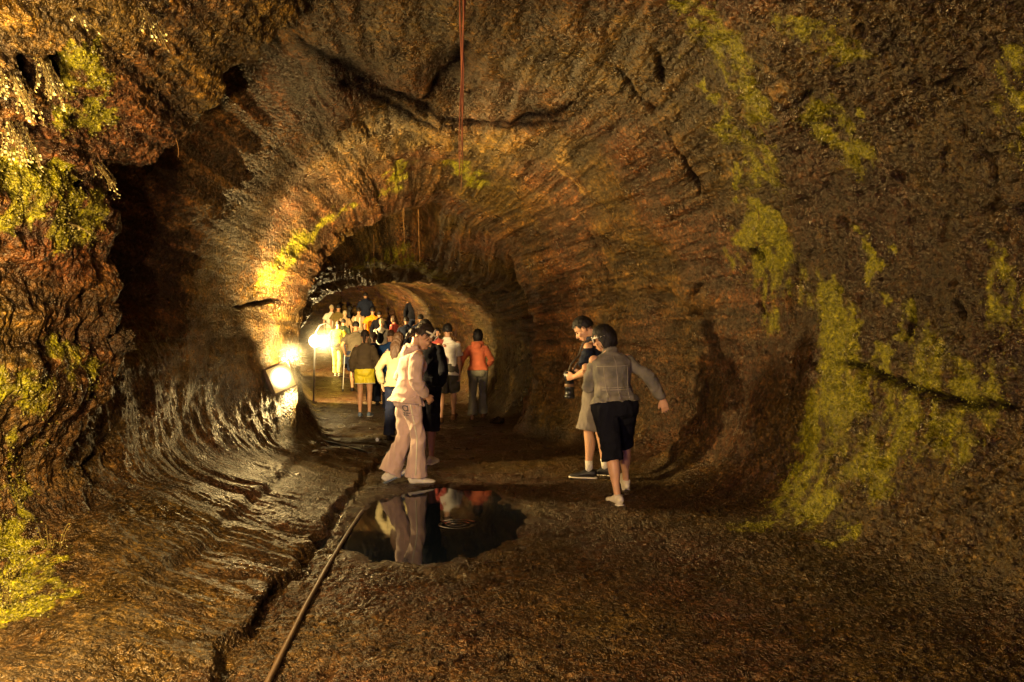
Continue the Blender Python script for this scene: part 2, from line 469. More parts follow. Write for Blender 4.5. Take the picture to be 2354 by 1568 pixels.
STROKES = [
    # kind (m moss, w thin moss, o ochre, k crack), width in picture px, picture points the growth or crack passes through
    ('m', 13, [(1575, 140), (1605, 200), (1645, 235), (1668, 300), (1690, 370), (1692, 440), (1690, 520)]),
    ('m', 36, [(1700, 540), (1760, 510), (1800, 560), (1740, 600)]),
    ('w', 55, [(1700, 600), (1790, 640), (1760, 720)]),
    ('m', 52, [(1850, 650), (1900, 690), (1930, 760), (1935, 810)]),
    ('m', 20, [(1955, 530), (2000, 590), (2040, 660), (2070, 730), (2060, 800), (2010, 820)]),
    ('o', 13, [(1870, 520), (1890, 565), (1900, 600)]),
    ('m', 12, [(2000, 525), (2020, 560)]),
    ('m', 46, [(1915, 870), (1890, 960), (1860, 1040), (1830, 1120)]),
    ('w', 50, [(1830, 1110), (1790, 1170), (1720, 1215)]),
    ('w', 95, [(1930, 930), (1890, 1060), (1870, 1160)]),
    ('w', 40, [(1890, 1020), (1905, 1100), (1925, 1180), (1930, 1240)]),
    ('w', 130, [(1960, 900), (2060, 960), (2020, 1060)]),
    ('w', 60, [(1640, 60), (1700, 130), (1740, 260)]),
    ('w', 70, [(1720, 330), (1760, 420)]),
    ('w', 60, [(2080, 860), (2250, 900)]),
    ('w', 100, [(2120, 980), (2200, 1000)]),
    ('o', 26, [(1765, 130), (1790, 200), (1830, 205), (1850, 185)]),
    ('w', 60, [(1590, 0), (1640, 90), (1690, 180)]),
    ('m', 13, [(1955, 230), (1978, 285)]),
    ('w', 55, [(2300, 620), (2320, 760), (2280, 860)]),
    ('w', 60, [(1850, 60), (1930, 120)]),
    ('m', 10, [(2190, 180), (2185, 200)]),
    ('w', 80, [(1880, 260), (1960, 330)]),
    ('w', 70, [(2130, 800), (2180, 840)]),
    ('w', 60, [(2330, 150), (2330, 330)]),
    # left bank
    ('m', 45, [(160, 110), (190, 190), (170, 240)]),
    ('m', 32, [(225, 190), (245, 280)]),
    ('m', 60, [(60, 440), (150, 460), (220, 470)]),
    ('m', 40, [(20, 380), (60, 470), (40, 520)]),
    ('o', 16, [(70, 470), (62, 510)]),
    ('w', 60, [(150, 800), (230, 850)]),
    ('w', 60, [(20, 900), (80, 1000)]),
    ('m', 60, [(20, 1240), (60, 1330), (20, 1430)]),
    ('w', 70, [(100, 1260), (90, 1400)]),
    ('w', 60, [(30, 1100), (20, 1180)]),
    # roof near the rim
    ('w', 40, [(600, 640), (660, 570), (740, 530), (800, 480)]),
    ('w', 30, [(690, 560), (640, 640)]),
    ('w', 60, [(840, 610), (930, 600), (1010, 640)]),
    ('w', 40, [(900, 430), (910, 380)]),
    ('w', 40, [(1100, 430), (1060, 380)]),
    ('o', 22, [(1280, 340), (1300, 400), (1330, 440)]),
    # cracks; along the roof, dark lines painted for a ridge's shade
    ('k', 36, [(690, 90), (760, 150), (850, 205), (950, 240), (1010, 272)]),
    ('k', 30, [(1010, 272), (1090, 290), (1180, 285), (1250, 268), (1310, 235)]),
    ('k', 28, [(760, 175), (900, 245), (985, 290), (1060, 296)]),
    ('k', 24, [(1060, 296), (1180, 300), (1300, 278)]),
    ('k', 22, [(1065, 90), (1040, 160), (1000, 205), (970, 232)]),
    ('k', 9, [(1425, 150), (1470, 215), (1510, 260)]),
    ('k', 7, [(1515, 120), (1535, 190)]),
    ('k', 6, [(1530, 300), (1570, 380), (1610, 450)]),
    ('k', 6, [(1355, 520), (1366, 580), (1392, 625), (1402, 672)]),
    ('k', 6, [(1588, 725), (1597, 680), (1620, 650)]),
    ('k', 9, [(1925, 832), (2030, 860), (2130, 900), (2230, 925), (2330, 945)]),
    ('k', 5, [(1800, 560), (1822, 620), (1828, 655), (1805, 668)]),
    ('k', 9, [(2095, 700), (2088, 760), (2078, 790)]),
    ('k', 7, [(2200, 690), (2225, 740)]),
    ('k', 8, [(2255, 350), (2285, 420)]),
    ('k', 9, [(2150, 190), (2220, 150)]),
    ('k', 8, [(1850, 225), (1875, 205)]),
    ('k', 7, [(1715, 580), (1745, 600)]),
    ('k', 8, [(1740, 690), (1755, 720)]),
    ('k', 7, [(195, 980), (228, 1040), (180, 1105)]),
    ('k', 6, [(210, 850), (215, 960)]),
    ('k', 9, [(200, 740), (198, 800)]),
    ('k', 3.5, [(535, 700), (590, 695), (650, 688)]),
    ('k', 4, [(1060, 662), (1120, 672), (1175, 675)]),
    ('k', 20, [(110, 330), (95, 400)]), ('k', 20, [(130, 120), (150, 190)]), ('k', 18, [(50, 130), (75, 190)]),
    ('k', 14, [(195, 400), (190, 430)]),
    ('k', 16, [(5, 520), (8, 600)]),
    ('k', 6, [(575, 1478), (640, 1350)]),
]


def rock_material(name, ground=False):
    t = NT(name)
    pos = t.n('ShaderNodeNewGeometry').outputs['Position']
    big = t.noise(pos, 0.7, 3)
    mid = t.noise(pos, 5.0, 4, 0.65)
    fine = t.noise(pos, 30.0, 4, 0.75)
    dist = t.n('ShaderNodeVectorMath', operation='ADD')
    nv = t.n('ShaderNodeTexNoise'); nv.inputs['Scale'].default_value = 25; nv.inputs['Detail'].default_value = 2
    t.l(pos, nv.inputs['Vector'])
    sc = t.n('ShaderNodeVectorMath', operation='SCALE'); sc.inputs['Scale'].default_value = 0.03
    t.l(nv.outputs[1], sc.inputs[0]); t.l(pos, dist.inputs[0]); t.l(sc.outputs[0], dist.inputs[1])
    vor = t.n('ShaderNodeTexVoronoi', feature='F1'); vor.inputs['Scale'].default_value = 46 if ground else 34
    t.l(dist.outputs[0], vor.inputs['Vector'])
    vcell = vor.outputs['Color']
    lump = t.math('SUBTRACT', 1.0, vor.outputs['Distance'])
    vor2 = t.n('ShaderNodeTexVoronoi', feature='F1'); vor2.inputs['Scale'].default_value = 95
    t.l(dist.outputs[0], vor2.inputs['Vector'])
    lump2 = t.math('SUBTRACT', 1.0, vor2.outputs['Distance'])
    c1 = t.ramp(mid, [(0.28, (0.030, 0.011, 0.006)), (0.5, (0.088, 0.038, 0.016)), (0.72, (0.17, 0.083, 0.033))])
    c2 = t.ramp(mid, [(0.28, (0.034, 0.020, 0.005)), (0.5, (0.100, 0.064, 0.013)), (0.72, (0.19, 0.130, 0.028))])
    col = t.mix(t.ramp(big, [(0.4, (0, 0, 0)), (0.6, (1, 1, 1))]), c1, c2)
    spk = t.ramp(fine, [(0.33, (0.07, 0.065, 0.08)), (0.46, (0.62, 0.6, 0.6)), (0.56, (1.1, 1.05, 1.0)), (0.70, (2.5, 2.3, 2.0))])  # speckled grain; its dark end also puts pit shade into the colour
    col = t.mix(1.0, col, spk, 'MULTIPLY')
    hue = t.n('ShaderNodeSeparateColor'); t.l(vcell, hue.inputs[0])
    cellv = t.ramp(hue.outputs[0], [(0.0, (0.28, 0.26, 0.30)), (0.55, (0.95, 0.95, 0.95)), (1.0, (1.9, 1.8, 1.6))])
    col = t.mix(0.85, col, cellv, 'MULTIPLY')
    sk = t.attr('streak').outputs['Fac']
    col = t.mix(1.0, col, t.ramp(sk, [(0.2, (0.40, 0.36, 0.36)), (0.5, (1, 1, 1)), (0.8, (1.9, 1.7, 1.25))]), 'MULTIPLY')
    col = t.mix(1.0, col, (0.43, 0.41, 0.46) if ground else (0.64, 0.63, 0.64), 'MULTIPLY')
    # growth: thin films that follow the grain of the rock
    mpn = t.n('ShaderNodeMapping'); mpn.inputs['Scale'].default_value = (1, 1, 0.22); t.l(pos, mpn.inputs[0])
    br = t.noise(mpn.outputs[0], 17.0, 5, 0.75)
    br2 = t.noise(pos, 50.0, 3, 0.7)
    for nm, ca, cb, top in (('ochre', (0.16, 0.08, 0.02), (0.42, 0.25, 0.06), 0.7), ('moss', (0.060, 0.066, 0.003), (0.44, 0.41, 0.010), 0.80)):
        a = t.attr(nm).outputs['Fac']
        m = t.math('SUBTRACT', t.math('MULTIPLY', a, 1.9), t.math('ADD', t.math('MULTIPLY', br, 1.35), t.math('MULTIPLY', br2, 0.55)))
        m = t.math('MULTIPLY', t.math('ADD', m, 0.22), 1.5, True)
        mc = t.ramp(t.noise(pos, 38.0, 3, 0.75), [(0.3, ca), (0.7, cb)])
        mc = t.mix(0.55, mc, spk, 'MULTIPLY')
        mc = t.mix(0.35, mc, cellv, 'MULTIPLY')
        col = t.mix(t.math('MULTIPLY', m, top), col, mc)
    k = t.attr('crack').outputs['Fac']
    col = t.mix(t.math('MULTIPLY', k, 0.93), col, (0.004, 0.003, 0.004))  # shade within the cracks is put into the colour as near-black
    nrm = t.bump(mid, 0.5, 0.05)
    nrm = t.bump(lump, 0.8, 0.020 if ground else 0.030, nrm)
    nrm = t.bump(fine, 0.9, 0.022, nrm)
    nrm = t.bump(lump2, 0.8, 0.009, nrm)
    wt = t.attr('wet').outputs['Fac']
    col = t.mix(t.math('MULTIPLY', wt, 0.8), col, t.mix(1.0, col, (0.22, 0.22, 0.26), 'MULTIPLY'))
    ro = t.ramp(t.noise(pos, 3.0, 3), [(0.35, (0.24, 0.24, 0.24)), (0.65, (0.50, 0.50, 0.50))])
    ro = t.mix(t.math('MULTIPLY', wt, 0.8), ro, (0.12, 0.12, 0.12))
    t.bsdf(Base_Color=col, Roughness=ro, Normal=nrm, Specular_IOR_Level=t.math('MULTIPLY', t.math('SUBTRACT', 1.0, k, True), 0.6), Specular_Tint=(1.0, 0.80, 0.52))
    return t.m


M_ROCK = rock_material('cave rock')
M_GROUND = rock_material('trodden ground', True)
# ================================================================== people
def V(*a): return Vector(a)


def rotv(v, axis, degs): return Matrix.Rotation(math.radians(degs), 3, axis) @ v


def ring_tube(bm, pts, rad, side=None, seg=14, cap=True):
    """closed tapering tube through pts; rad = list of (half width, half depth)"""
    n = len(pts)
    rings = []
    for i, p in enumerate(pts):
        t = (pts[min(i + 1, n - 1)] - pts[max(i - 1, 0)]).normalized()
        s = side if side is not None else (V(1, 0, 0) if abs(t.x) < 0.8 else V(0, 1, 0))
        a = (s - t * s.dot(t)).normalized()
        b = t.cross(a)
        r = rad[i]
        if not isinstance(r, (tuple, list)): r = (r, r)
        rings.append([bm.verts.new(p + a * (math.cos(2 * math.pi * k / seg) * r[0]) + b * (math.sin(2 * math.pi * k / seg) * r[1])) for k in range(seg)])
    for i in range(n - 1):
        for k in range(seg):
            bm.faces.new((rings[i][k], rings[i][(k + 1) % seg], rings[i + 1][(k + 1) % seg], rings[i + 1][k]))
    if cap:
        bm.faces.new(rings[0][::-1]); bm.faces.new(rings[-1])


def limb(bm, a, b, prof, side=None, seg=14):
    """prof: (t, radius or (w,d)) along a->b"""
    ring_tube(bm, [a.lerp(b, t) for t, _ in prof], [r for _, r in prof], side, seg)


def blob(bm, c, r, R=None, seg=14):
    m = Matrix.Translation(c) @ (R.to_4x4() if R is not None else Matrix.Identity(4)) @ Matrix.Diagonal((*r, 1))
    bmesh.ops.create_uvsphere(bm, u_segments=seg, v_segments=max(6, seg * 2 // 3), radius=1, matrix=m)


def fuse(bm, voxel, it=4, name='mesh'):
    """one continuous surface out of the overlapping volumes in bm"""
    bmesh.ops.recalc_face_normals(bm, faces=bm.faces)
    me = bpy.data.meshes.new(name + '_raw'); bm.to_mesh(me); bm.free()
    o = bpy.data.objects.new('tmp', me); COL.objects.link(o)
    m = o.modifiers.new('r', 'REMESH'); m.mode = 'VOXEL'; m.voxel_size = voxel; m.use_smooth_shade = True
    if it:
        s = o.modifiers.new('s', 'SMOOTH'); s.factor = 0.5; s.iterations = it
    dg = bpy.context.evaluated_depsgraph_get()
    r = bpy.data.meshes.new_from_object(o.evaluated_get(dg))
    r.name = name
    bpy.data.objects.remove(o); bpy.data.meshes.remove(me)
    r.polygons.foreach_set('use_smooth', np.ones(len(r.polygons), bool))
    return r


def coords(me):
    c = np.empty(len(me.vertices) * 3, np.float32); me.vertices.foreach_get('co', c); return c.reshape(-1, 3)


def normals(me):
    c = np.empty(len(me.vertices) * 3, np.float32); me.vertices.foreach_get('normal', c); return c.reshape(-1, 3)


def setco(me, c):
    me.vertices.foreach_set('co', c.astype(np.float32).ravel()); me.update()


def wrinkle(me, amp, seed, fx=(8, 8, 12)):
    c, n = coords(me), normals(me)
    w = fbm(c * 1.2, seed + 3, 2)[:, None] * 1.6
    q = c * np.array(fx) * 0.75 + w
    d = 1 - 2.4 * np.abs(perlin(q, seed)) + 0.5 * perlin(q * 2.1, seed + 1) + 1.2 * perlin(q * 0.45 + 3, seed + 2)
    setco(me, c + n * (amp * (d - 0.5))[:, None])
    return me


def plain(bm, name):
    bmesh.ops.recalc_face_normals(bm, faces=bm.faces)
    me = bpy.data.meshes.new(name); bm.to_mesh(me); bm.free()
    me.polygons.foreach_set('use_smooth', np.ones(len(me.polygons), bool))
    return me


def ik(a, b, l1, l2, pole):
    d = b - a; L = d.length
    if L > (l1 + l2) * 0.999:
        b = a + d.normalized() * (l1 + l2) * 0.999; d = b - a; L = d.length
    x = (l1 * l1 - l2 * l2 + L * L) / (2 * L)
    h = math.sqrt(max(0, l1 * l1 - x * x))
    u = d.normalized(); p = (pole - u * pole.dot(u)).normalized()
    return a + u * x + p * h, b


def skin_mat(tone):
    key = ('skin', tone)
    if key in _cloth: return _cloth[key]
    base = {'light': (0.56, 0.32, 0.19), 'mid': (0.46, 0.25, 0.135), 'dark': (0.30, 0.15, 0.08)}[tone]
    t = NT('skin ' + tone)
    tc = t.n('ShaderNodeTexCoord').outputs['Object']
    c = t.ramp(t.noise(tc, 14, 4), [(0.3, tuple(x * 0.82 for x in base)), (0.7, (base[0] * 1.1, base[1] * 1.02, base[2]))])
    t.bsdf(Base_Color=c, Roughness=0.5, Specular_IOR_Level=0.35, Normal=t.bump(t.noise(tc, 160, 2), 0.15, 0.002))
    _cloth[key] = t.m
    return t.m


def hair_mat(col):
    key = ('hair', col)
    if key in _cloth: return _cloth[key]
    t = NT('hair')
    tc = t.n('ShaderNodeTexCoord').outputs['Object']
    mp = t.n('ShaderNodeMapping'); mp.inputs['Scale'].default_value = (130, 130, 14); t.l(tc, mp.inputs[0])
    nz = t.noise(mp.outputs[0], 1.0, 3)
    c = t.ramp(nz, [(0.3, tuple(x * 0.5 for x in col)), (0.7, tuple(x * 1.5 for x in col))])
    t.bsdf(Base_Color=c, Roughness=0.58, Specular_IOR_Level=0.35, Normal=t.bump(nz, 0.9, 0.006))
    _cloth[key] = t.m
    return t.m


BLACK_HAIR = (0.012, 0.009, 0.008)
BROWN_HAIR = (0.055, 0.028, 0.014)
GREY_HAIR = (0.38, 0.30, 0.18)


def hand_into(bm, wrist, dirv, palmside, thumbdir, sc, curl=25, spread=4, lod=0):
    """palm, four unequal bent fingers and a thumb growing from the side of the palm.
    dirv: wrist->knuckles, thumbdir: towards the thumb side, palmside: where fingers curl to"""
    f = dirv.normalized(); th = (thumbdir - f * thumbdir.dot(f)).normalized()
    pn = f.cross(th)
    if pn.dot(palmside) < 0: pn = -pn
    w = wrist
    ring_tube(bm, [w - f * 0.01 * sc, w + f * 0.03 * sc, w + f * 0.06 * sc, w + f * 0.092 * sc],
              [(0.024 * sc, 0.019 * sc), (0.034 * sc, 0.017 * sc), (0.040 * sc, 0.015 * sc), (0.038 * sc, 0.012 * sc)], th, 12)
    for i, (off, ln, r) in enumerate(((0.029, 0.068, 0.0082), (0.010, 0.076, 0.0086), (-0.010, 0.071, 0.0082), (-0.028, 0.055, 0.0072))):
        p = w + f * 0.086 * sc + th * off * sc
        d = (f + th * (off * spread * 0.9)).normalized()
        pts = [p - f * 0.012 * sc, p]
        ang = curl * (0.5 + 0.12 * i)
        seglens = (0.45, 0.32, 0.23)
        axis = d.cross(pn)
        for s in seglens:
            d = rotv(d, axis, ang)
            p = p + d * ln * s * sc
            pts.append(p)
            ang = curl * (1.05 + 0.06 * i)
        ring_tube(bm, pts, [r * sc * k for k in (1.05, 1.08, 1.0, 0.92, 0.7)], th, 8)
    p = w + f * 0.028 * sc + th * 0.024 * sc
    d = (f * 0.75 + th * 0.75 + pn * 0.25).normalized()
    pts = [p - d * 0.012 * sc, p + d * 0.018 * sc]
    d2 = rotv(d, d.cross(f).normalized() if d.cross(f).length > 1e-4 else pn, 18)
    pts.append(pts[-1] + d2 * 0.030 * sc); d3 = (d2 + f * 0.35 + pn * 0.15).normalized(); pts.append(pts[-1] + d3 * 0.026 * sc)
    ring_tube(bm, pts, [0.013 * sc, 0.0125 * sc, 0.0098 * sc, 0.007 * sc], pn, 8)


PEOPLE = []


def person(label, where, yaw, H=1.70, sex='m', tone='mid', hair=('short', BLACK_HAIR), top=None, legs=None, shoes=None,
           pose=None, vox=0.009, build=1.0, face=False, group=None, wr=1.0):
    """where = (x, y) of the pelvis on the ground; yaw = degrees turned left from facing along the tunnel.
    Returns (root, rig): rig holds joints in the person's own frame."""
    po = dict(hip=0.925, lean=3, side=0, twist=0, head=(0, 0, 0), lf=(-0.09, 0.0, 0.0, 0), rf=(0.09, 0.0, 0.0, 0), lh=None, rh=None,
              lcurl=22, rcurl=22, lpole=None, rpole=None, lfy=6, rfy=-6)
    po.update(pose or {})
    s = H / 1.70
    B = build
    female = sex == 'f'
    shw = (0.160 if female else 0.185) * (0.6 + 0.4 * B)
    p0 = V(po.get('sx', 0), 0, po['hip'])
    Rl = Matrix.Rotation(math.radians(-po['lean']), 3, 'X') @ Matrix.Rotation(math.radians(po['side']), 3, 'Y')
    Rt = Rl @ Matrix.Rotation(math.radians(po['twist']), 3, 'Z')
    up = Rl @ V(0, 0, 1); rt = Rt @ V(1, 0, 0); fw = Rt @ V(0, 1, 0)
    neck = p0 + up * 0.505
    sh = {k: p0 + up * 0.440 + rt * (shw * q) for k, q in (('l', -1), ('r', 1))}
    hp, hy, hr = po['head']
    Rh = Rl @ Matrix.Rotation(math.radians(hy), 3, 'Z') @ Matrix.Rotation(math.radians(-hp), 3, 'X') @ Matrix.Rotation(math.radians(hr), 3, 'Y')
    hc = neck + (Rl @ V(0, 0.01, 0.055)) + Rh @ V(0, 0.022, 0.102)
    J = dict(p0=p0, neck=neck, hc=hc, Rh=Rh, up=up, rt=rt, fw=fw, sh=sh)
    hipx = 0.088
    for k, q in (('l', -1), ('r', 1)):
        hj = p0 + V(hipx * q, 0, -0.02)
        fx, fy, fz, pit = po[k + 'f']
        an = V(fx, fy, 0.085 + fz)
        kn, an = ik(hj, an, 0.418, 0.408, V(0.10 * q, 1, 0))
        J['hip' + k], J['kn' + k], J['an' + k] = hj, kn, an
        tgt = po[k + 'h']
        tgt = V(*tgt) if tgt else p0 + V((shw + 0.075) * q, 0.04, -0.06) + (Rl @ V(0, 0, 0))
        pole = V(*po[k + 'pole']) if po[k + 'pole'] else V(0.45 * q, -1, 0)
        el, wr_ = ik(sh[k], tgt, 0.285, 0.25, pole)
        J['el' + k], J['wr' + k] = el, wr_
    root = empty('person', (0, 0, 0))
    tag(root, label, 'person', group)
    # ---------------- body
    bm = bmesh.new()
    hipw, waw, chw = (0.168, 0.125, 0.138) if female else (0.155, 0.138, 0.158)
    dep = 1.05 if female else 1.0
    prof = [(-0.10, 0.10, 0.085), (-0.04, hipw * .96, 0.112), (0.02, hipw, 0.115), (0.12, waw, 0.092 * dep), (0.20, waw * 1.03, 0.095 * dep), (0.30, chw, 0.106 * dep),
            (0.36, chw * 1.05, 0.108), (0.415, chw * 1.18, 0.092), (0.455, chw * 0.98, 0.072), (0.50, 0.072, 0.060), (0.56, 0.052, 0.054), (0.62, 0.050, 0.054)]
    ring_tube(bm, [p0 + up * h + fw * (0.012 if h > .5 else 0) for h, _, _ in prof], [(a * B, b * B) for _, a, b in prof[:-4]] + [(a, b) for _, a, b in prof[-4:]], rt, 20)
    if female:
        for q in (-1, 1): blob(bm, p0 + up * 0.325 + rt * 0.07 * q + fw * 0.085, (0.058, 0.05, 0.058))
    for k, q in (('l', -1), ('r', 1)):
        blob(bm, sh[k] - up * 0.008 - rt * 0.006 * q, (0.050, 0.052, 0.050))
        limb(bm, sh[k] - rt * 0.03 * q, J['el' + k], [(0, 0.046), (0.12, 0.050), (0.35, 0.049), (0.75, 0.042), (1, 0.037)])
        limb(bm, J['el' + k], J['wr' + k], [(-0.05, 0.037), (0.2, 0.042), (0.55, 0.036), (0.85, 0.028), (1.03, 0.025)])
        d = (J['wr' + k] - J['el' + k]).normalized()
        thumb = po.get(k + 'thumb'); thumb = V(*thumb) if thumb else V(-0.35 * q, 1, 0.2)
        palm = po.get(k + 'palm'); palm = V(*palm) if palm else V(-q, 0.0, 0)
        hd = po.get(k + 'hd'); hd = V(*hd) if hd else d
        hand_into(bm, J['wr' + k], hd, palm, thumb, 1.0, po[k + 'curl'])
        lg = B ** 0.7
        limb(bm, J['hip' + k] + V(0, 0, 0.03), J['kn' + k], [(0, 0.088 * lg), (0.3, 0.080 * lg), (0.7, 0.062 * lg), (1.02, 0.053)])
        n = (J['kn' + k] - J['an' + k]).normalized()
        back = (V(0, -1, 0) - n * V(0, -1, 0).dot(n)).normalized()
        A, Bp = J['kn' + k], J['an' + k]
        ring_tube(bm, [A.lerp(Bp, t) + back * o for t, o in ((-0.06, 0), (0.1, 0.004), (0.28, 0.016), (0.5, 0.012), (0.75, 0.0), (0.95, 0.0), (1.05, 0))],
                  [(0.05, 0.05), (0.049 * lg, 0.052 * lg), (0.053 * lg, 0.057 * lg), (0.046 * lg, 0.050 * lg), (0.035, 0.037), (0.032, 0.034), (0.032, 0.036)])
        fz, pit = po[k + 'f'][2], po[k + 'f'][3]
        Rf = Matrix.Rotation(math.radians(po[k + 'fy']), 3, 'Z') @ Matrix.Rotation(math.radians(-pit), 3, 'X')
        J['Rf' + k] = Rf
        ring_tube(bm, [J['an' + k] + Rf @ V(0, y, z) for y, z in ((-0.055, -0.045), (-0.01, -0.04), (0.06, -0.052), (0.12, -0.062), (0.165, -0.066))],
                  [(0.028, 0.03), (0.034, 0.036), (0.038, 0.026), (0.040, 0.018), (0.026, 0.012)], Rf @ V(1, 0, 0), 12)
    hs = po.get('hs', 1.0)
    H_ = lambda x, y, z: hc + Rh @ V(x * hs, y * hs, z * hs)
    J['hs'] = hs
    hb = lambda b_, c_, r_, sg=14: blob(b_, c_, tuple(v * hs for v in r_), Rh, sg)
    hb(bm, H_(0, -0.008, 0.022), (0.073, 0.090, 0.088), 20)
    hb(bm, H_(0, 0.018, -0.035), (0.060, 0.070, 0.075), 18)
    hb(bm, H_(0, 0.048, -0.078), (0.038, 0.036, 0.034))
    hb(bm, H_(0, 0.066, 0.018), (0.046, 0.020, 0.013))
    ring_tube(bm, [H_(0, 0.078, 0.008), H_(0, 0.094, -0.016), H_(0, 0.104, -0.032), H_(0, 0.088, -0.040)], [(0.008, 0.008), (0.011, 0.010), (0.016, 0.011), (0.012, 0.006)], Rh @ V(1, 0, 0), 10)
    hb(bm, H_(0, 0.082, -0.062), (0.023, 0.012, 0.006)); hb(bm, H_(0, 0.080, -0.073), (0.020, 0.013, 0.007))
    for q in (-1, 1):
        hb(bm, H_(0.074 * q, -0.012, -0.014), (0.010, 0.021, 0.032))
        hb(bm, H_(0.036 * q, 0.055, -0.030), (0.028, 0.024, 0.022))
    me = fuse(bm, vox, 2, 'body')
    o = link('body', me, skin_mat(tone), root)
    seed = len(PEOPLE) * 7 + 100
    # ---------------- face details
    if face:
        for q in (-1, 1):
            b = bmesh.new(); blob(b, H_(0.031 * q, 0.071, -0.002), (0.013, 0.008, 0.0065), Rh, 10)
            link('eye', plain(b, 'eye'), cloth('eye', (0.02, 0.012, 0.01), 0.15, 0.1), root)
            b = bmesh.new(); ring_tube(b, [H_(0.014 * q, 0.085, 0.018), H_(0.034 * q, 0.081, 0.024), H_(0.052 * q, 0.065, 0.018)], [(0.003, 0.005), (0.004, 0.005), (0.002, 0.004)], None, 6)
            link('eyebrow', plain(b, 'eyebrow'), hair_mat(hair[1]), root)
        b = bmesh.new(); ring_tube(b, [H_(-0.024, 0.080, -0.067), H_(-0.01, 0.0935, -0.064), H_(0, 0.0945, -0.066), H_(0.01, 0.0935, -0.064), H_(0.024, 0.080, -0.067)], [(0.002, 0.002), (0.004, 0.006), (0.004, 0.006), (0.004, 0.006), (0.002, 0.002)], Rh @ V(0, 1, 0), 6)
        link('mouth', plain(b, 'mouth'), cloth('lips', (0.36, 0.12, 0.09), 0.4, 0.15), root)
    # ---------------- hair
    if hair:
        style, hcol = hair
        b = bmesh.new(); bmesh.ops.create_uvsphere(b, u_segments=44, v_segments=30, radius=1)
        hm = bpy.data.meshes.new('hair'); b.to_mesh(hm); b.free()
        c = coords(hm); x, y, z = c[:, 0], c[:, 1], c[:, 2]
        lowz = {"short": -0.35, 'ponytail': -0.30, 'bun': -0.30, 'long': -0.8, 'bob': -0.95}[style]
        faceline = smooth(0.30, 0.48, y) * smooth(0.50, 0.34, z)
        if style in ('bob', 'long'):
            nape = smooth(0.15, 0.35, y + 0.15 * z) * smooth(0.2, 0.05, z)
            nape = np.maximum(nape, smooth(lowz + 0.02, lowz - 0.08, z))
        else:
            ear = smooth(-0.25, 0.0, y) * smooth(0.02, -0.15, z)
            nape = np.maximum(ear, smooth(lowz, lowz - 0.25, z))
        cut = np.clip(np.maximum(faceline, nape), 0, 1)
        rr = {'short': (0.081, 0.100, 0.104), 'ponytail': (0.079, 0.098, 0.100), 'bun': (0.079, 0.098, 0.10), 'long': (0.088, 0.105, 0.116), 'bob': (0.091, 0.106, 0.124)}[style]
        fr = 1 - 0.22 * cut + 0.13 * perlin(c * np.array([4, 4, 2.0]), seed) * (1 - cut) + 0.13 * np.abs(perlin(c * np.array([14, 14, 4.0]), seed + 2)) * (1 - cut)
        if style == 'short': fr = fr + 0.05 * perlin(c * 7.0, seed + 5) * (1 - cut) * (z > 0)
        cz = {'bob': -0.008, 'long': 0.004}.get(style, 0.018)
        q = (c * np.array(rr) * fr[:, None] + np.array([0, -0.012, cz])) * hs
        q = q @ np.array(Rh.transposed()) + np.array(hc)
        setco(hm, q)
        hm.polygons.foreach_set('use_smooth', np.ones(len(hm.polygons), bool))
        if vox < 0.0105:
            rg_ = np.random.default_rng(seed)
            cs = c / np.linalg.norm(c, axis=1)[:, None]
            ok = np.where((cut < 0.12))[0]
            sv, sf = [tuple(v) for v in q], [list(p.vertices) for p in hm.polygons]
            RhT = np.array(Rh.transposed())
            drop = {'bob': 1.0, 'long': 1.0}.get(style, 0.7)
            for k in rg_.choice(ok, 520 if vox < 0.008 else 260):
                d0 = cs[k] + rg_.normal(0, .06, 3); L = rg_.uniform(.25, .65) * drop; pr_ = []
                az = math.atan2(d0[1], d0[0]) + rg_.normal(0, .25); po_ = math.acos(max(-1, min(1, d0[2] / np.linalg.norm(d0))))
                for j in range(5):
                    pj = po_ + L * j / 4; lift = 1.015 + 0.05 * math.sin(j * .9) + rg_.uniform(0, .02) + .03 * j / 4 * (style in ('short', 'bob'))
                    w2 = 0.045 * (1 - .85 * j / 4)
                    for sgn in (-1, 1):
                        a_ = az + sgn * w2 / max(.3, math.sin(pj))
                        u3 = np.array([math.sin(pj) * math.cos(a_), math.sin(pj) * math.sin(a_), math.cos(pj)])
                        pr_.append(len(sv)); sv.append(tuple(((u3 * np.array(rr) * lift + np.array([0, -0.012, cz])) * hs) @ RhT + np.array(hc)))
                for j in range(4): sf.append([pr_[2 * j], pr_[2 * j + 1], pr_[2 * j + 3], pr_[2 * j + 2]])
            hm = bpy.data.meshes.new('hair'); hm.from_pydata([tuple(float(z_) for z_ in v) for v in sv], [], sf)
            hm.polygons.foreach_set('use_smooth', np.ones(len(hm.polygons), bool))
        ho = link('hair', hm, hair_mat(hcol), root)
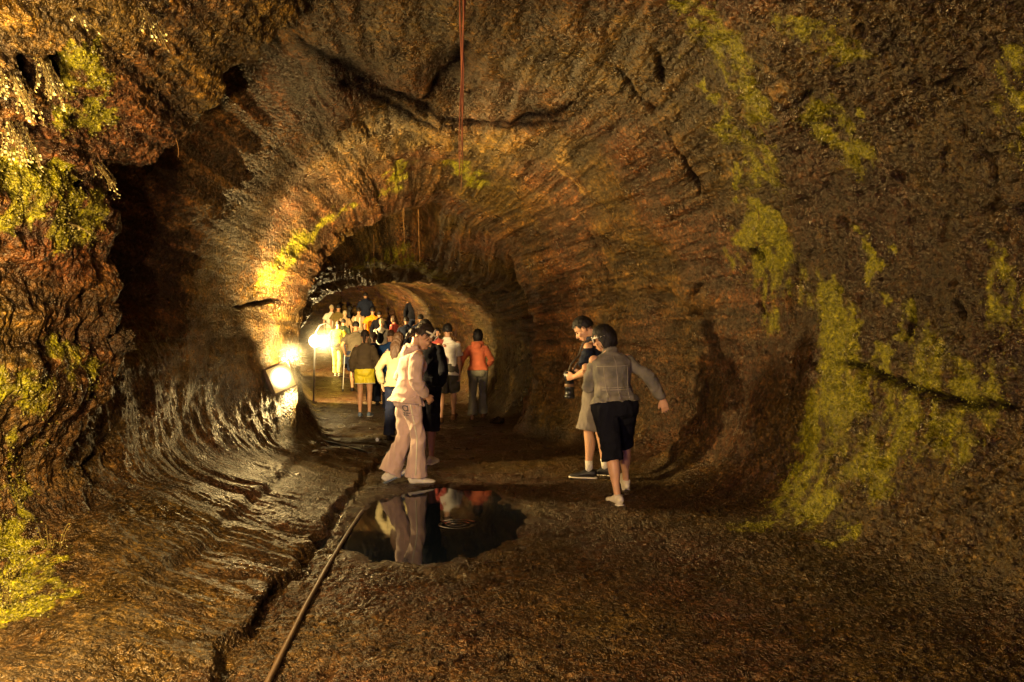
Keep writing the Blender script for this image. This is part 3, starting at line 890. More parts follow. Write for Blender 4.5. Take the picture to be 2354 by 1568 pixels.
        if style in ('ponytail', 'long', 'bun'):
            b = bmesh.new()
            dn = V(0, 0, -1)
            if style == 'ponytail':
                pts = [H_(0, -0.085, 0.02), H_(0, -0.125, 0.005), H_(0, -0.135, 0) + dn * 0.06, H_(0, -0.12, 0) + dn * 0.13, H_(0, -0.10, 0) + dn * 0.20]
                ring_tube(b, pts, [0.018, 0.028, 0.030, 0.024, 0.008], rt, 12)
            elif style == 'bun':
                blob(b, H_(0, -0.118, -0.035), (0.036, 0.034, 0.042), Rh)
                ring_tube(b, [H_(0, -0.11, -0.05), H_(0, -0.125, -0.09), H_(0.01, -0.12, -0.13)], [0.03, 0.024, 0.01], rt, 10)
            else:
                pts = [H_(0, -0.055, 0.02), H_(0, -0.085, -0.06), neck - fw * 0.095 + up * 0.02, neck - fw * 0.125 - up * 0.10, neck - fw * 0.12 - up * 0.20]
                ring_tube(b, pts, [(0.07, 0.05), (0.085, 0.045), (0.085, 0.038), (0.07, 0.026), (0.035, 0.012)], rt, 16)
            hm2 = fuse(b, 0.006, 2, 'hair tail'); wrinkle(hm2, 0.006, seed + 9, (40, 40, 8))
            link('ponytail' if style != 'long' else 'long_hair', hm2, hair_mat(hcol), root)
    # ---------------- clothes
    if top:
        kind = top.get('kind', 'tee'); mat = top['mat']; L = top.get('loose', 0.016); hem = top.get('hem', -0.06)
        b = bmesh.new()
        hw = max(hipw, waw + 0.012) * B
        rings = [(hem, (hw if hem < 0.03 else waw * B + .02) + L * 1.2 + .018, 0.122 * B + L + .020), (hem + 0.05, hw * .99 + L + .008, 0.120 * B + L + .008), (0.10, (waw + hipw) / 2 * B * .98 + L, 0.104 * B + L), (0.18, waw * 1.03 * B + L, 0.10 * B + L),
                 (0.28, chw * 1.0 * B + L, 0.112 * B + L), (0.35, chw * 1.06 * B + L * .8, 0.114 * B + L * .8), (0.41, chw * 1.22 * B + L * .4, 0.098 * B + L * .6),
                 (0.455, chw * 1.02 * B + L * .3, 0.078 + L * .5), (0.498, 0.084, 0.068 + L * .3), (0.52, 0.064, 0.064)]
        rings = [r for i, r in enumerate(rings) if i == 0 or r[0] > hem + 0.03]
        if top.get('a_line'): rings[0] = (rings[0][0], rings[0][1] + .03, rings[0][2] + .02)
        ring_tube(b, [p0 + up * h for h, _, _ in rings], [(a, d) for _, a, d in rings], rt, 24)
        if female:
            for q in (-1, 1): blob(b, p0 + up * 0.325 + rt * 0.062 * q + fw * (0.078 + L * .4), (0.070, 0.050, 0.072))
        for k, q in (('l', -1), ('r', 1)):
            blob(b, sh[k] - up * 0.020 - rt * 0.012 * q, (0.046 + L * .5, 0.052 + L * .6, 0.046 + L * .25))
            S0 = sh[k] - rt * 0.022 * q - up * 0.006
            if kind in ('tee', 'polo'):
                limb(b, S0, S0.lerp(J['el' + k], 0.78), [(0, 0.048 + L * .4), (0.2, 0.056 + L * .5), (0.5, 0.059 + L * .7), (1, 0.060 + L)])
            elif kind != 'vest':
                ring_tube(b, [S0, S0.lerp(J['el' + k], 0.15), S0.lerp(J['el' + k], 0.45), J['el' + k], J['el' + k].lerp(J['wr' + k], 0.4), J['el' + k].lerp(J['wr' + k], 0.8), J['el' + k].lerp(J['wr' + k], top.get('cuff', 0.97))],
                          [0.046 + L * .4, 0.054 + L * .5, 0.053 + L * .7, 0.048 + L * .8, 0.045 + L * .8, 0.036 + L * .8, 0.032 + L * .5])
        if kind == 'hoodie':
            for a in range(-5, 6):
                an = a * 0.28
                blob(b, neck + up * 0.000 - fw * (0.075 * math.cos(an) + 0.0) + rt * (0.085 * math.sin(an)) + up * (-0.01 + 0.012 * abs(a) / 5), (0.036, 0.034, 0.034 + 0.012 * math.cos(an)))
            blob(b, neck - fw * 0.105 - up * 0.055, (0.075, 0.035, 0.075), Rl)
        if kind in ('polo', 'jacket'):
            ring_tube(b, [neck - up * 0.02, neck + up * 0.045], [(0.078, 0.074), (0.068, 0.066)], rt, 20)
        m = fuse(b, top.get('vox', vox), 4, 'shirt'); wrinkle(m, 0.0075 * wr, seed + 11)
        top_o = link({'tee': 'shirt', 'polo': 'polo_shirt', 'hoodie': 'hoodie', 'jacket': 'jacket', 'sweater': 'sweater', 'vest': 'vest'}[kind], m, mat, root)
        J['top'] = top_o
    if legs:
        kind = legs.get('kind', 'long'); mat = legs['mat']; L = legs.get('loose', 0.014); hemt = legs.get('hem', 1.9); hr_ = legs.get('hemr', 0.075)
        b = bmesh.new()
        rg = [(-0.118, hipw * 0.80 * B + L, 0.098 * B + L), (-0.085, hipw * 0.94 * B + L, 0.114 * B + L), (-0.03, hipw * 1.02 * B + L, 0.120 * B + L), (0.03, hipw * 1.0 * B + L, 0.117 * B + L), (0.085, (waw + hipw) / 2 * B + L * .7, 0.104 * B + L * .7)]
        ring_tube(b, [p0 + up * h for h, _, _ in rg], [(a, d) for _, a, d in rg], V(1, 0, 0), 24)
        if female:
            for q in (-1, 1): blob(b, p0 + V(0.072 * q, -0.07, -0.045), (0.078 * B, 0.068, 0.085))
        for k, q in (('l', -1), ('r', 1)):
            lg = B ** 0.7
            path = [J['hip' + k] + V(0, 0, 0.02), J['kn' + k], J['an' + k] + V(0, 0, -0.015)]

            def pt(t): return path[0].lerp(path[1], t) if t <= 1 else path[1].lerp(path[2], t - 1)
            hk = legs.get(k + 'hem', hemt)
            ts = [t for t in (0, 0.2, 0.4, 0.6, 0.8, 1.0, 1.25, 1.5, 1.75) if t < hk - 0.08] + [hk]

            def rad(t):
                base = np.interp(t, [0, 0.3, 0.7, 1.0, 1.3, 1.6, 2.0], [0.094, 0.086, 0.068, 0.059, 0.058, 0.045, 0.04]) * lg + L
                e = max(0.0, (t - legs.get('from', 0.3)) / max(0.05, hk - legs.get('from', 0.3)))
                return base + (hr_ - base) * min(1, e) ** legs.get('pow', 1.0) if hr_ else base
            ring_tube(b, [pt(t) for t in ts], [rad(t) for t in ts], V(1, 0, 0), 18)
        m = fuse(b, legs.get('vox', vox), 3, 'trousers'); wrinkle(m, 0.0075 * wr, seed + 21, (11, 11, 9))
        J['leg_o'] = link({'long': 'trousers', 'shorts': 'shorts', 'jeans': 'jeans'}[kind], m, mat, root)
    if shoes:
        for k in 'lr':
            Rf = J['Rf' + k]; a = J['an' + k]
            b = bmesh.new()
            F = lambda x, y, z: a + Rf @ V(x, y, z)
            ring_tube(b, [F(0, y, z) for y, z in ((-0.078, -0.045), (-0.06, -0.035), (-0.02, -0.028), (0.04, -0.036), (0.09, -0.05), (0.14, -0.056), (0.185, -0.062), (0.205, -0.066))],
                      [(0.022, 0.028), (0.036, 0.042), (0.041, 0.050), (0.043, 0.042), (0.048, 0.030), (0.049, 0.026), (0.038, 0.020), (0.018, 0.012)], Rf @ V(1, 0, 0), 16)
            if not shoes.get('low'):
                ring_tube(b, [F(0, -0.012, -0.05), F(0, -0.012, -0.005), F(0, -0.014, 0.012)], [(0.04, 0.05), (0.042, 0.048), (0.040, 0.046)], Rf @ V(1, 0, 0), 16)
            c_ = fuse(b, min(vox, 0.007), 2, 'shoe')
            so = link('shoe', c_, shoes['mat'], root)
            b = bmesh.new()
            ring_tube(b, [F(0, y, -0.077) for y in (-0.086, -0.075, -0.03, 0.04, 0.10, 0.16, 0.20, 0.215)], [(0.018, .011), (0.034, .012), (0.042, .012), (0.040, .012), (0.050, .012), (0.049, .012), (0.032, .011), (0.012, .009)], Rf @ V(1, 0, 0), 14)
            link('sole', plain(b, 'sole'), shoes.get('sole', shoes['mat']), so)
            if shoes.get('sock'):
                b = bmesh.new()
                n = (J['kn' + k] - a).normalized()
                ring_tube(b, [a - n * 0.01, a + n * 0.05, a + n * 0.10], [(0.037, 0.040), (0.037, 0.039), (0.039, 0.042)], None, 14)
                link('sock', plain(b, 'sock'), shoes['sock'], root)
    root.scale = (s, s, s)
    root.rotation_euler = (0, 0, math.radians(yaw))
    root.location = (where[0], where[1], 0)
    J['s'] = s; J['yaw'] = yaw
    feet = [J['anl'] + J['Rfl'] @ V(0, 0.05, -0.08), J['anr'] + J['Rfr'] @ V(0, 0.05, -0.08)]
    PEOPLE.append((root, J, feet))
    return root, J


def world_of(root, v):
    """point of a person's own frame -> world (before the person is set on the ground)"""
    return Matrix.LocRotScale(root.location, root.rotation_euler, root.scale) @ v
# ================================================================== who is in the tube
WHITE = cloth('white cotton', (0.72, 0.66, 0.55)); OFFWHITE = cloth('cream knit', (0.40, 0.33, 0.17), bump=0.5)
PINK = cloth('pink velour', (0.56, 0.39, 0.32), var=0.15, sheen=0.3); BLACKC = cloth('black cloth', (0.008, 0.008, 0.012), 0.95, spec=0.08)
NAVY = cloth('navy cloth', (0.010, 0.014, 0.035)); GREYS = cloth('grey twill', (0.20, 0.17, 0.145)); BROWNT = cloth('brown jersey', (0.085, 0.058, 0.030))
TAUPE = cloth('taupe cotton', (0.085, 0.066, 0.042)); YELLOWSH = cloth('yellow satin', (0.75, 0.60, 0.03), 0.5); YELLOWT = cloth('yellow shirt', (0.70, 0.62, 0.04))
CREAMP = cloth('pale yellow trousers', (0.62, 0.56, 0.22)); BLUEJ = cloth('blue jersey', (0.012, 0.045, 0.14)); REDH = cloth('red orange fleece', (0.60, 0.15, 0.06))
PINKRED = cloth('pink red top', (0.48, 0.09, 0.07)); OLIVEJ = cloth('grey green jeans', (0.20, 0.185, 0.12)); DSHORT = cloth('dark grey shorts', (0.085, 0.075, 0.055))
ORANGE = cloth('orange shirt', (0.75, 0.27, 0.01)); OLIVET = cloth('olive shirt', (0.15, 0.105, 0.03)); TANT = cloth('tan shirt', (0.40, 0.28, 0.15)); GREENC = cloth('dark green cloth', (0.02, 0.03, 0.015))
SHOEW = cloth('white trainer', (0.70, 0.62, 0.48), 0.6); SHOEB = cloth('blue grey trainer', (0.12, 0.16, 0.22), 0.6); SHOEK = cloth('black shoe', (0.014, 0.012, 0.012), 0.45)
SANDAL = cloth('brown sandal', (0.20, 0.10, 0.04)); BLACKP = cloth('black plastic', (0.010, 0.010, 0.011), 0.35, 0.1, spec=0.5); TRIM = cloth('white trim', (0.75, 0.68, 0.50))
SILVER = cloth('silver metal', (0.55, 0.52, 0.48), 0.3, 0.1); WHITEP = cloth('white plastic', (0.75, 0.70, 0.60), 0.4, 0.05)


def denim():
    t = NT('washed denim')
    tc = t.n('ShaderNodeTexCoord').outputs['Object']
    a = t.noise(tc, 7, 4, 0.6)
    c = t.ramp(a, [(0.3, (0.10, 0.095, 0.085)), (0.55, (0.18, 0.16, 0.13)), (0.75, (0.28, 0.24, 0.19))])
    wv = t.n('ShaderNodeTexWave', bands_direction='DIAGONAL'); wv.inputs['Scale'].default_value = 160; t.l(tc, wv.inputs['Vector'])
    t.bsdf(Base_Color=c, Roughness=0.9, Normal=t.bump(wv.outputs[1], 0.25, 0.002), Specular_IOR_Level=0.2)
    return t.m


DENIM = denim()
WALK = 'people walking on through the tube'


def strip(bm, pts, w, nrm, th=0.004):
    """flat ribbon along pts"""
    n = len(pts)
    pr = None
    for i, p in enumerate(pts):
        t = (pts[min(i + 1, n - 1)] - pts[max(i - 1, 0)]).normalized()
        nn = nrm(p) if callable(nrm) else nrm
        s = t.cross(nn).normalized()
        q = [bm.verts.new(p + s * w / 2 + nn * th), bm.verts.new(p - s * w / 2 + nn * th), bm.verts.new(p - s * w / 2 - nn * th), bm.verts.new(p + s * w / 2 - nn * th)]
        if pr:
            for k in range(4): bm.faces.new((pr[k], pr[(k + 1) % 4], q[(k + 1) % 4], q[k]))
        else:
            bm.faces.new(q[::-1])
        pr = q
    bm.faces.new(pr)


class Skin:
    """finds the surface of a finished garment from a side, in the wearer's own frame"""
    def __init__(self, o):
        from mathutils.bvhtree import BVHTree
        me = o.data
        self.b = BVHTree.FromPolygons([v.co.copy() for v in me.vertices], [list(p.vertices) for p in me.polygons])

    def from_dir(self, p, d, lift=0.003):
        h = self.b.ray_cast(p + d * 1.0, -d)
        return h[0] + d * lift if h[0] is not None else p


def X(u, Y): return (u - 1177) / FPX * Y


# ---- woman in pink, striding to the right with her head bowed
PW, JP = person('woman in pale pink hooded tracksuit with head bowed, striding past the puddle', (X(936, 8.0), 8.02), -66, H=1.64, sex='f', tone='light',
                hair=('bun', (0.030, 0.018, 0.012)), top=dict(kind='hoodie', mat=PINK, loose=0.030, hem=-0.075, a_line=True), legs=dict(kind='long', mat=PINK, loose=0.016, hem=1.96, hemr=0.118, **{'from': 0.9, 'pow': 1.2}),
                shoes=dict(mat=WHITE, sole=SHOEB), vox=0.006, face=True, wr=1.45,
                pose=dict(hs=1.14, hip=0.922, lean=9, head=(32, -4, 0), rf=(0.08, 0.07, 0.0, 0), lf=(-0.08, -0.18, 0.03, -20), rfy=-4, lfy=8,
                          rh=(0.185, 0.15, 0.93), rpole=(0.75, -1, 0), lh=(-0.17, 0.17, 0.95), lpole=(-.5, -1, 0), rcurl=40, lcurl=40))
sk = Skin(JP['leg_o']); up_ = V(0, 0, 1)
b = bmesh.new(); side = V(1, -0.25, 0).normalized()
hipr, knr, anr = JP['hipr'], JP['knr'], JP['anr']
pts = [hipr.lerp(knr, t) for t in np.linspace(-0.02, 1, 9)] + [knr.lerp(anr, t) for t in np.linspace(0.12, 1.05, 8)]
pts = [sk.from_dir(p + V(0, -0.012, 0), side) for p in pts]
strip(b, pts, 0.014, side, 0.003)
link('side_stripe', plain(b, 'side stripe'), TRIM, JP['leg_o'])
# the mark on the seat: a round letter over two bars
b = bmesh.new(); bk = V(0.72, -0.70, 0).normalized(); c0 = JP['p0'] + V(0.085, -0.02, -0.150)
tx = V(0, 0, 1).cross(bk).normalized()
def onseat(a, z): return sk.from_dir(c0 + tx * a + V(0, 0, z), bk, 0.002)
strip(b, [onseat(0.030 * math.cos(a), 0.028 * math.sin(a) + 0.03) for a in np.linspace(0.5, 5.6, 16)], 0.011, bk, 0.002)
strip(b, [onseat(0.031, 0.058), onseat(0.031, 0.03), onseat(0.033, 0.0)], 0.011, bk, 0.002)
strip(b, [onseat(x, -0.020) for x in np.linspace(-0.055, 0.055, 7)], 0.008, bk, 0.002)
strip(b, [onseat(x, -0.040) for x in np.linspace(-0.040, 0.040, 6)], 0.007, bk, 0.002)
for xx in (-0.018, 0.018): strip(b, [onseat(xx, -0.012), onseat(xx, -0.052)], 0.007, bk, 0.002)
link('printed_emblem', plain(b, 'emblem'), cloth('grey print', (0.14, 0.13, 0.15)), JP['leg_o'])
# drawstring ends and sunglasses pushed up into the hair
b = bmesh.new()
for q in (0, 1): ring_tube(b, [sk.from_dir(JP['p0'] + V(0.12 + .01 * q, -0.02 - .03 * q, 0.0 - 0.02 * i), side, 0.006) for i in range(5)], [0.004] * 5, None, 6)
link('drawstring', plain(b, 'drawstring'), TRIM, JP['leg_o'])
def glasses(J, root, mat, up=0.06, frame=None):
    b = bmesh.new(); R = J['Rh']; c = J['hc']
    k_ = J['hs']
    P = lambda x, y, z: c + R @ V(x * k_, y * k_, z * k_)
    for q in (-1, 1):
        blob(b, P(0.034 * q, 0.088, up), (0.034, 0.012, 0.024), R, 14)
        ring_tube(b, [P(0.062 * q, 0.072, up + .004), P(0.082 * q, 0.03, up - 0.004), P(0.084 * q, -0.035, up - 0.022)], [(0.004, 0.007), (0.004, 0.008), (0.003, 0.006)], None, 8)
    ring_tube(b, [P(-0.012, 0.088, up), P(0.012, 0.088, up)], [0.004, 0.004], None, 8)
    o = link('sunglasses', plain(b, 'sunglasses'), mat, root)
    if frame:
        b = bmesh.new()
        for q in (-1, 1):
            pts = [P(0.034 * q + 0.036 * math.cos(a), 0.092 - 0.012 * abs(math.cos(a)) * (math.cos(a) * q > 0), up + 0.026 * math.sin(a)) for a in np.linspace(0, 2 * math.pi, 19)]
            ring_tube(b, pts, [0.006] * 19, None, 6)
            ring_tube(b, [P(0.066 * q, 0.076, up + .004), P(0.086 * q, 0.03, up - 0.004), P(0.088 * q, -0.035, up - 0.022)], [(0.005, 0.010), (0.005, 0.010), (0.004, 0.008)], None, 8)
        link('rim', plain(b, 'rim'), frame, o)
    return o
glasses(JP, PW, BLACKP, 0.058, TRIM)
b = bmesh.new(); R = JP['Rh']; c = JP['hc']
ring_tube(b, [c + R @ (V(0.090 * math.sin(a), 0.035, 0.010 + 0.112 * math.cos(a)) * JP['hs']) for a in np.linspace(-1.5, 1.5, 13)], [(0.012, 0.004)] * 13, R @ V(0, 1, 0), 8)
link('headband', plain(b, 'headband'), TRIM, PW)

# ---- man in black behind her
person('man in black top and black knee shorts, mostly hidden by the woman in pink', (X(974, 9.2), 9.15), -8, H=1.69, tone='mid', top=dict(kind='sweater', mat=BLACKC, loose=0.026, hem=-0.09),
       legs=dict(kind='shorts', mat=BLACKC, loose=0.03, hem=1.25, hemr=0.10), shoes=dict(mat=SHOEW, sole=WHITE, low=True), vox=0.007,
       pose=dict(head=(24, 14, 0), lean=6, lf=(-0.08, -0.08, 0, 0), rf=(0.08, 0.06, 0, 0), lh=(-0.20, 0.13, 0.86), rh=(0.17, 0.17, 0.92)))

# ---- woman in the denim jacket
DW, JD = person('woman in grey denim jacket and black knee shorts, arm held out', (X(1413, 7.15), 7.12), 10, H=1.61, sex='f', tone='light', build=1.22, hair=('bob', BLACK_HAIR),
                top=dict(kind='jacket', mat=DENIM, loose=0.018, hem=0.02), legs=dict(kind='shorts', mat=BLACKC, loose=0.022, hem=1.15, lhem=1.20, rhem=1.06, hemr=0.105),
                shoes=dict(mat=SHOEW, sole=WHITE), vox=0.006, face=True, wr=1.45,
                pose=dict(hs=1.06, hip=0.905, lean=9, side=-3, twist=4, head=(16, 58, 0), lf=(-0.05, -0.24, 0.0, 0), rf=(0.205, 0.30, 0.05, -26), lfy=8, rfy=-10,
                          rh=(0.475, 0.02, 0.96), rpole=(0.4, -1, -0.2), rcurl=20, rhd=(0.30, 0.0, -1), rthumb=(-0.9, 0.3, 0), rpalm=(0, 1, 0), lh=(-0.13, 0.36, 1.12), lpole=(-.4, -.5, -1)))
sk = Skin(JD['top']); bk = V(0, -1, 0)
U0, R0, P0_ = JD['up'], JD['rt'], JD['p0']
SEAM = cloth('pale seam thread', (0.30, 0.26, 0.20))
b = bmesh.new()
def onback(x, h): return sk.from_dir(P0_ + U0 * h + R0 * x, bk, 0.001)
strip(b, [onback(0.0, h) for h in np.linspace(0.04, 0.47, 14)], 0.006, bk, 0.003)
for q in (-1, 1):
    strip(b, [onback(q * (0.095 + 0.02 * math.sin((h - .04) * 5)), h) for h in np.linspace(0.04, 0.37, 12)], 0.006, bk, 0.003)
strip(b, [onback(x, 0.375 + 0.02 * abs(x)) for x in np.linspace(-0.17, 0.17, 14)], 0.006, bk, 0.003)
strip(b, [onback(x, 0.155) for x in np.linspace(-0.14, 0.14, 12)], 0.007, bk, 0.003)
strip(b, [onback(x, 0.175) for x in np.linspace(-0.14, 0.14, 12)], 0.005, bk, 0.003)
strip(b, [onback(x, 0.045) for x in np.linspace(-0.17, 0.17, 12)], 0.006, bk, 0.003)
link('jacket_seam', plain(b, 'seams'), SEAM, JD['top'])
b = bmesh.new(); strip(b, [onback(0.012, 0.066), onback(0.012, 0.040)], 0.022, bk, 0.003)
link('cloth_tab', plain(b, 'tab'), cloth('red tab', (0.28, 0.07, 0.03)), JD['top'])
glasses(JD, DW, BLACKP, 0.012, WHITEP)

# ---- man with the camera, turned to the left beside her
CM, JC = person('man with short black hair and grey shorts looking down at a camera', (X(1374, 8.1), 8.12), 68, H=1.665, tone='light',
                top=dict(kind='polo', mat=NAVY, loose=0.018, hem=-0.08), legs=dict(kind='shorts', mat=GREYS, loose=0.03, hem=0.98, hemr=0.125),
                shoes=dict(mat=SHOEK, sole=SHOEW, sock=WHITE, low=True), vox=0.006, face=True, wr=1.45,
                pose=dict(hs=1.06, lean=6, head=(34, 10, 0), lf=(-0.10, 0.06, 0, 0), rf=(0.10, -0.06, 0, 0), lh=(-0.14, 0.20, 1.05), rh=(0.08, 0.20, 1.08),
                          lpole=(-1, -0.6, -0.5), rpole=(1, -0.6, -0.5), lcurl=48, rcurl=48, lhd=(0.15, 1, -0.1), rhd=(-0.15, 1, -0.1), lpalm=(1, 0, 0), rpalm=(-1, 0, 0), lthumb=(0, 0, 1), rthumb=(0, 0, 1)))

# ---- the family further on
PM, JM = person('man in white polo shirt and dark shorts carrying a small child on his arm', (X(1028, 13.9), 13.9), 0, H=1.73, tone='mid', build=1.05,
                top=dict(kind='polo', mat=WHITE, loose=0.024, hem=-0.11), legs=dict(kind='shorts', mat=DSHORT, loose=0.03, hem=0.95, hemr=0.12), shoes=dict(mat=SANDAL, low=True), vox=0.009, group=WALK,
                pose=dict(lf=(-0.09, -0.16, 0.0, 0), rf=(0.09, 0.24, 0.04, -18), rh=(0.215, 0.0, 0.83), lh=(-0.14, 0.26, 1.18), lpole=(-1, -.4, -.6), lcurl=40, rcurl=50, head=(4, 0, 0)))
RW, JR = person('woman in orange red hooded fleece and grey jeans, holding hands with someone', (X(1098, 14.1), 14.1), 0, H=1.60, sex='f', tone='mid', hair=('bob', BLACK_HAIR),
                top=dict(kind='hoodie', mat=REDH, loose=0.016, hem=0.0), legs=dict(kind='jeans', mat=OLIVEJ, loose=0.012, hem=1.95, hemr=0.105, **{'from': 1.0}), shoes=dict(mat=SANDAL), vox=0.009, group=WALK,
                pose=dict(lf=(-0.09, -0.12, 0, 0), rf=(0.09, 0.18, 0.02, -10), lh=(-0.345, 0.02, 0.90), rh=(0.20, 0.16, 1.02), lcurl=50, rcurl=30))
KD, JK = person('small child in pink red top looking back over the shoulder of the man in white', (X(1003, 13.85), 13.85), 205, H=0.95, tone='light', hair=('short', BLACK_HAIR),
                top=dict(kind='sweater', mat=PINKRED, loose=0.02), legs=dict(kind='long', mat=PINKRED, loose=0.02, hem=1.8, hemr=0.06), shoes=dict(mat=SHOEW), vox=0.009, face=True, build=1.15,
                pose=dict(hs=1.35, hip=0.925, lean=6, head=(0, -45, 0), lf=(-0.14, 0.30, 0.30, 0), rf=(0.14, 0.30, 0.30, 0), rh=(0.20, 0.30, 1.16), lh=(-0.2, 0.22, 1.2)))
SH, JS = person('girl in brown sweater and bright yellow shorts with dark ponytail, seen from behind', (X(838, 14.8), 14.8), 0, H=1.62, sex='f', tone='mid', hair=('ponytail', (0.025, 0.014, 0.010)),
                top=dict(kind='sweater', mat=BROWNT, loose=0.032, hem=0.012, cuff=0.9), legs=dict(kind='shorts', mat=YELLOWSH, loose=0.020, hem=0.60, hemr=0.112), shoes=dict(mat=SHOEB, sole=WHITE, low=True), vox=0.009, group=WALK,
                pose=dict(lean=2, lf=(-0.085, -0.02, 0, 0), rf=(0.085, 0.04, 0, 0), lh=(-0.235, 0.06, 0.86), rh=(0.225, 0.14, 0.92), head=(6, 4, 0)))
b = bmesh.new(); s_ = Skin(JS['leg_o'])
for k in 'lr':
    c_ = JS['hip' + k].lerp(JS['kn' + k], 0.59)
    ring_tube(b, [c_ + V(0.116 * math.cos(a), 0.116 * math.sin(a), 0.002) for a in np.linspace(0, 2 * math.pi, 21)], [0.006] * 21, up_, 6)
link('trim', plain(b, 'trim'), TRIM, JS['leg_o'])

# ---- the rest of the party, walking away into the tube
def walker(u, Y, label, H=1.7, yaw=0, ph=0.5, **kw):
    a = ph
    pose = dict(lf=(-0.09, 0.2 * a, 0.0, 0), rf=(0.09, -0.2 * a, 0.0, 0), lh=(-0.25, -0.06 * a + 0.06, 0.86), rh=(0.25, 0.06 * a + .06, 0.86))
    pose.update(kw.pop('pose', {}))
    kw.setdefault('vox', 0.011 if Y < 22 else 0.014)
    kw.setdefault('shoes', dict(mat=SHOEK))
    return person(label, (X(u, Y), Y), yaw, H=H, pose=pose, group=WALK, **kw)


LONGB = dict(kind='long', mat=NAVY, hem=1.95, hemr=0.09)
LONGG = dict(kind='long', mat=GREYS, hem=1.95, hemr=0.09)
TS, JT = walker(817, 20.0, 'tall man in grey brown T-shirt and dark shorts holding a walking stick', 1.78, 4, 0.6, build=1.12, tone='mid', top=dict(kind='tee', mat=TAUPE, loose=0.03, hem=-0.10), legs=dict(kind='shorts', mat=NAVY, hem=0.95, hemr=0.12, loose=.03),
                pose=dict(lh=(-0.27, 0.08, 0.95), lcurl=55, lean=5, head=(10, 0, 0)))
YM, JY = walker(776, 24.5, 'man in yellow shirt and pale yellow trousers with a waist pouch, beside the round lamp', 1.72, 0, 0.7, tone='light', hair=('short', BROWN_HAIR), top=dict(kind='tee', mat=YELLOWT, loose=0.035, hem=-0.05), legs=dict(kind='long', mat=CREAMP, hem=1.95, hemr=0.085, loose=.02),
                shoes=dict(mat=SHOEW), pose=dict(lean=7, head=(16, 0, 0)))
b = bmesh.new(); s_ = JY['p0']
blob(b, s_ + V(0.01, -0.165, 0.03), (0.115, 0.055, 0.07))
ring_tube(b, [s_ + V(0.185 * math.cos(a), 0.16 * math.sin(a), 0.04) for a in np.linspace(0, 2 * math.pi, 21)], [(0.004, 0.018)] * 21, V(0, 0, 1), 8)
link('waist_pouch', plain(b, 'pouch'), cloth('brown pouch', (0.16, 0.08, 0.04)), YM)
BP, JB = walker(877, 24.0, 'grey haired man in white T-shirt wearing a black backpack', 1.76, -4, -0.5, tone='light', hair=('short', GREY_HAIR), top=dict(kind='tee', mat=WHITE, loose=0.03, hem=-0.08), legs=LONGB)
walker(859, 17.0, 'short woman in dark top with brown hair, between the brown sweater and the blue jersey', 1.56, 6, 0.5, sex='f', tone='mid', hair=('bun', BROWN_HAIR), top=dict(kind='sweater', mat=NAVY, loose=0.025, hem=-0.06), legs=LONGB)
BJ, JJ = walker(899, 15.6, 'person in blue sports jersey with white number 12 on the back', 1.62, 14, 0.4, tone='mid', hair=('short', BROWN_HAIR), top=dict(kind='tee', mat=BLUEJ, loose=0.038, hem=-0.10), legs=LONGB, pose=dict(lean=6, head=(14, -10, 0)))
CW, JW = walker(911, 11.3, 'woman in cream cardigan with long brown hair, partly behind the woman in pink', 1.55, -12, -0.4, sex='f', tone='light', hair=('long', BROWN_HAIR), top=dict(kind='sweater', mat=OFFWHITE, loose=0.024, hem=-0.09), legs=LONGB, shoes=dict(mat=SHOEK), vox=0.009,
                pose=dict(lh=(-0.27, 0.10, 0.88), lpole=(-0.9, -0.5, 0), lean=5, head=(14, 0, 0)))
walker(934, 24.6, 'person in navy jacket above the cream cardigan, dark hair', 1.74, 0, 0.6, build=1.15, top=dict(kind='jacket', mat=NAVY, loose=0.03), legs=LONGB)
walker(951, 25.6, 'person in black jacket in the thick of the crowd, head just over the navy jackets', 1.76, 6, -0.6, top=dict(kind='jacket', mat=BLACKC, loose=0.03), legs=LONGB)
walker(966, 23.5, 'person in dark blue jacket nearest the white polo man among the far crowd', 1.72, -8, 0.6, build=1.1, top=dict(kind='jacket', mat=cloth('deep blue', (.014, .02, .05)), loose=0.03), legs=LONGB)
walker(777, 29.6, 'man in olive brown shirt at the far left of the crowd, back turned', 1.78, -6, 0.5, build=1.05, top=dict(kind='tee', mat=OLIVET, loose=0.03, hem=-.09), legs=LONGG)
walker(761, 29.8, 'person in white shirt brightly lit against the far left wall', 1.76, -10, 0.5, tone='light', hair=('short', GREY_HAIR), top=dict(kind='tee', mat=WHITE, loose=0.03), legs=dict(kind='long', mat=CREAMP, hem=1.95, hemr=.08))
walker(793, 28.6, 'pale haired person in light top in the far crowd beside a dark long haired one', 1.62, 10, -0.5, sex='f', tone='light', hair=('short', GREY_HAIR), top=dict(kind='tee', mat=TANT, loose=0.02), legs=LONGG)
walker(804, 29.6, 'person with long black hair and dark clothes at the back of the crowd', 1.70, 0, 0.5, sex='f', hair=('long', BLACK_HAIR), top=dict(kind='sweater', mat=BLACKC, loose=0.03), legs=LONGB)
walker(824, 28.8, 'person in tan shirt with pale straps over the shoulders, far in the crowd', 1.67, -6, 0.5, tone='light', top=dict(kind='tee', mat=TANT, loose=0.028), legs=LONGG)
walker(840, 30.2, 'tallest dark figure at the back of the crowd, left of the orange shirt', 1.76, 8, -0.4, build=1.15, top=dict(kind='jacket', mat=NAVY, loose=0.03), legs=LONGB)
walker(856, 27.8, 'person in bright orange shirt standing out in the crowd', 1.76, -5, 0.5, build=1.1, top=dict(kind='tee', mat=ORANGE, loose=0.035, hem=-.12), legs=LONGG)
walker(872, 27.2, 'dark figure just right of the orange shirt', 1.70, 6, 0.4, top=dict(kind='jacket', mat=BLACKC, loose=0.03), legs=LONGB)
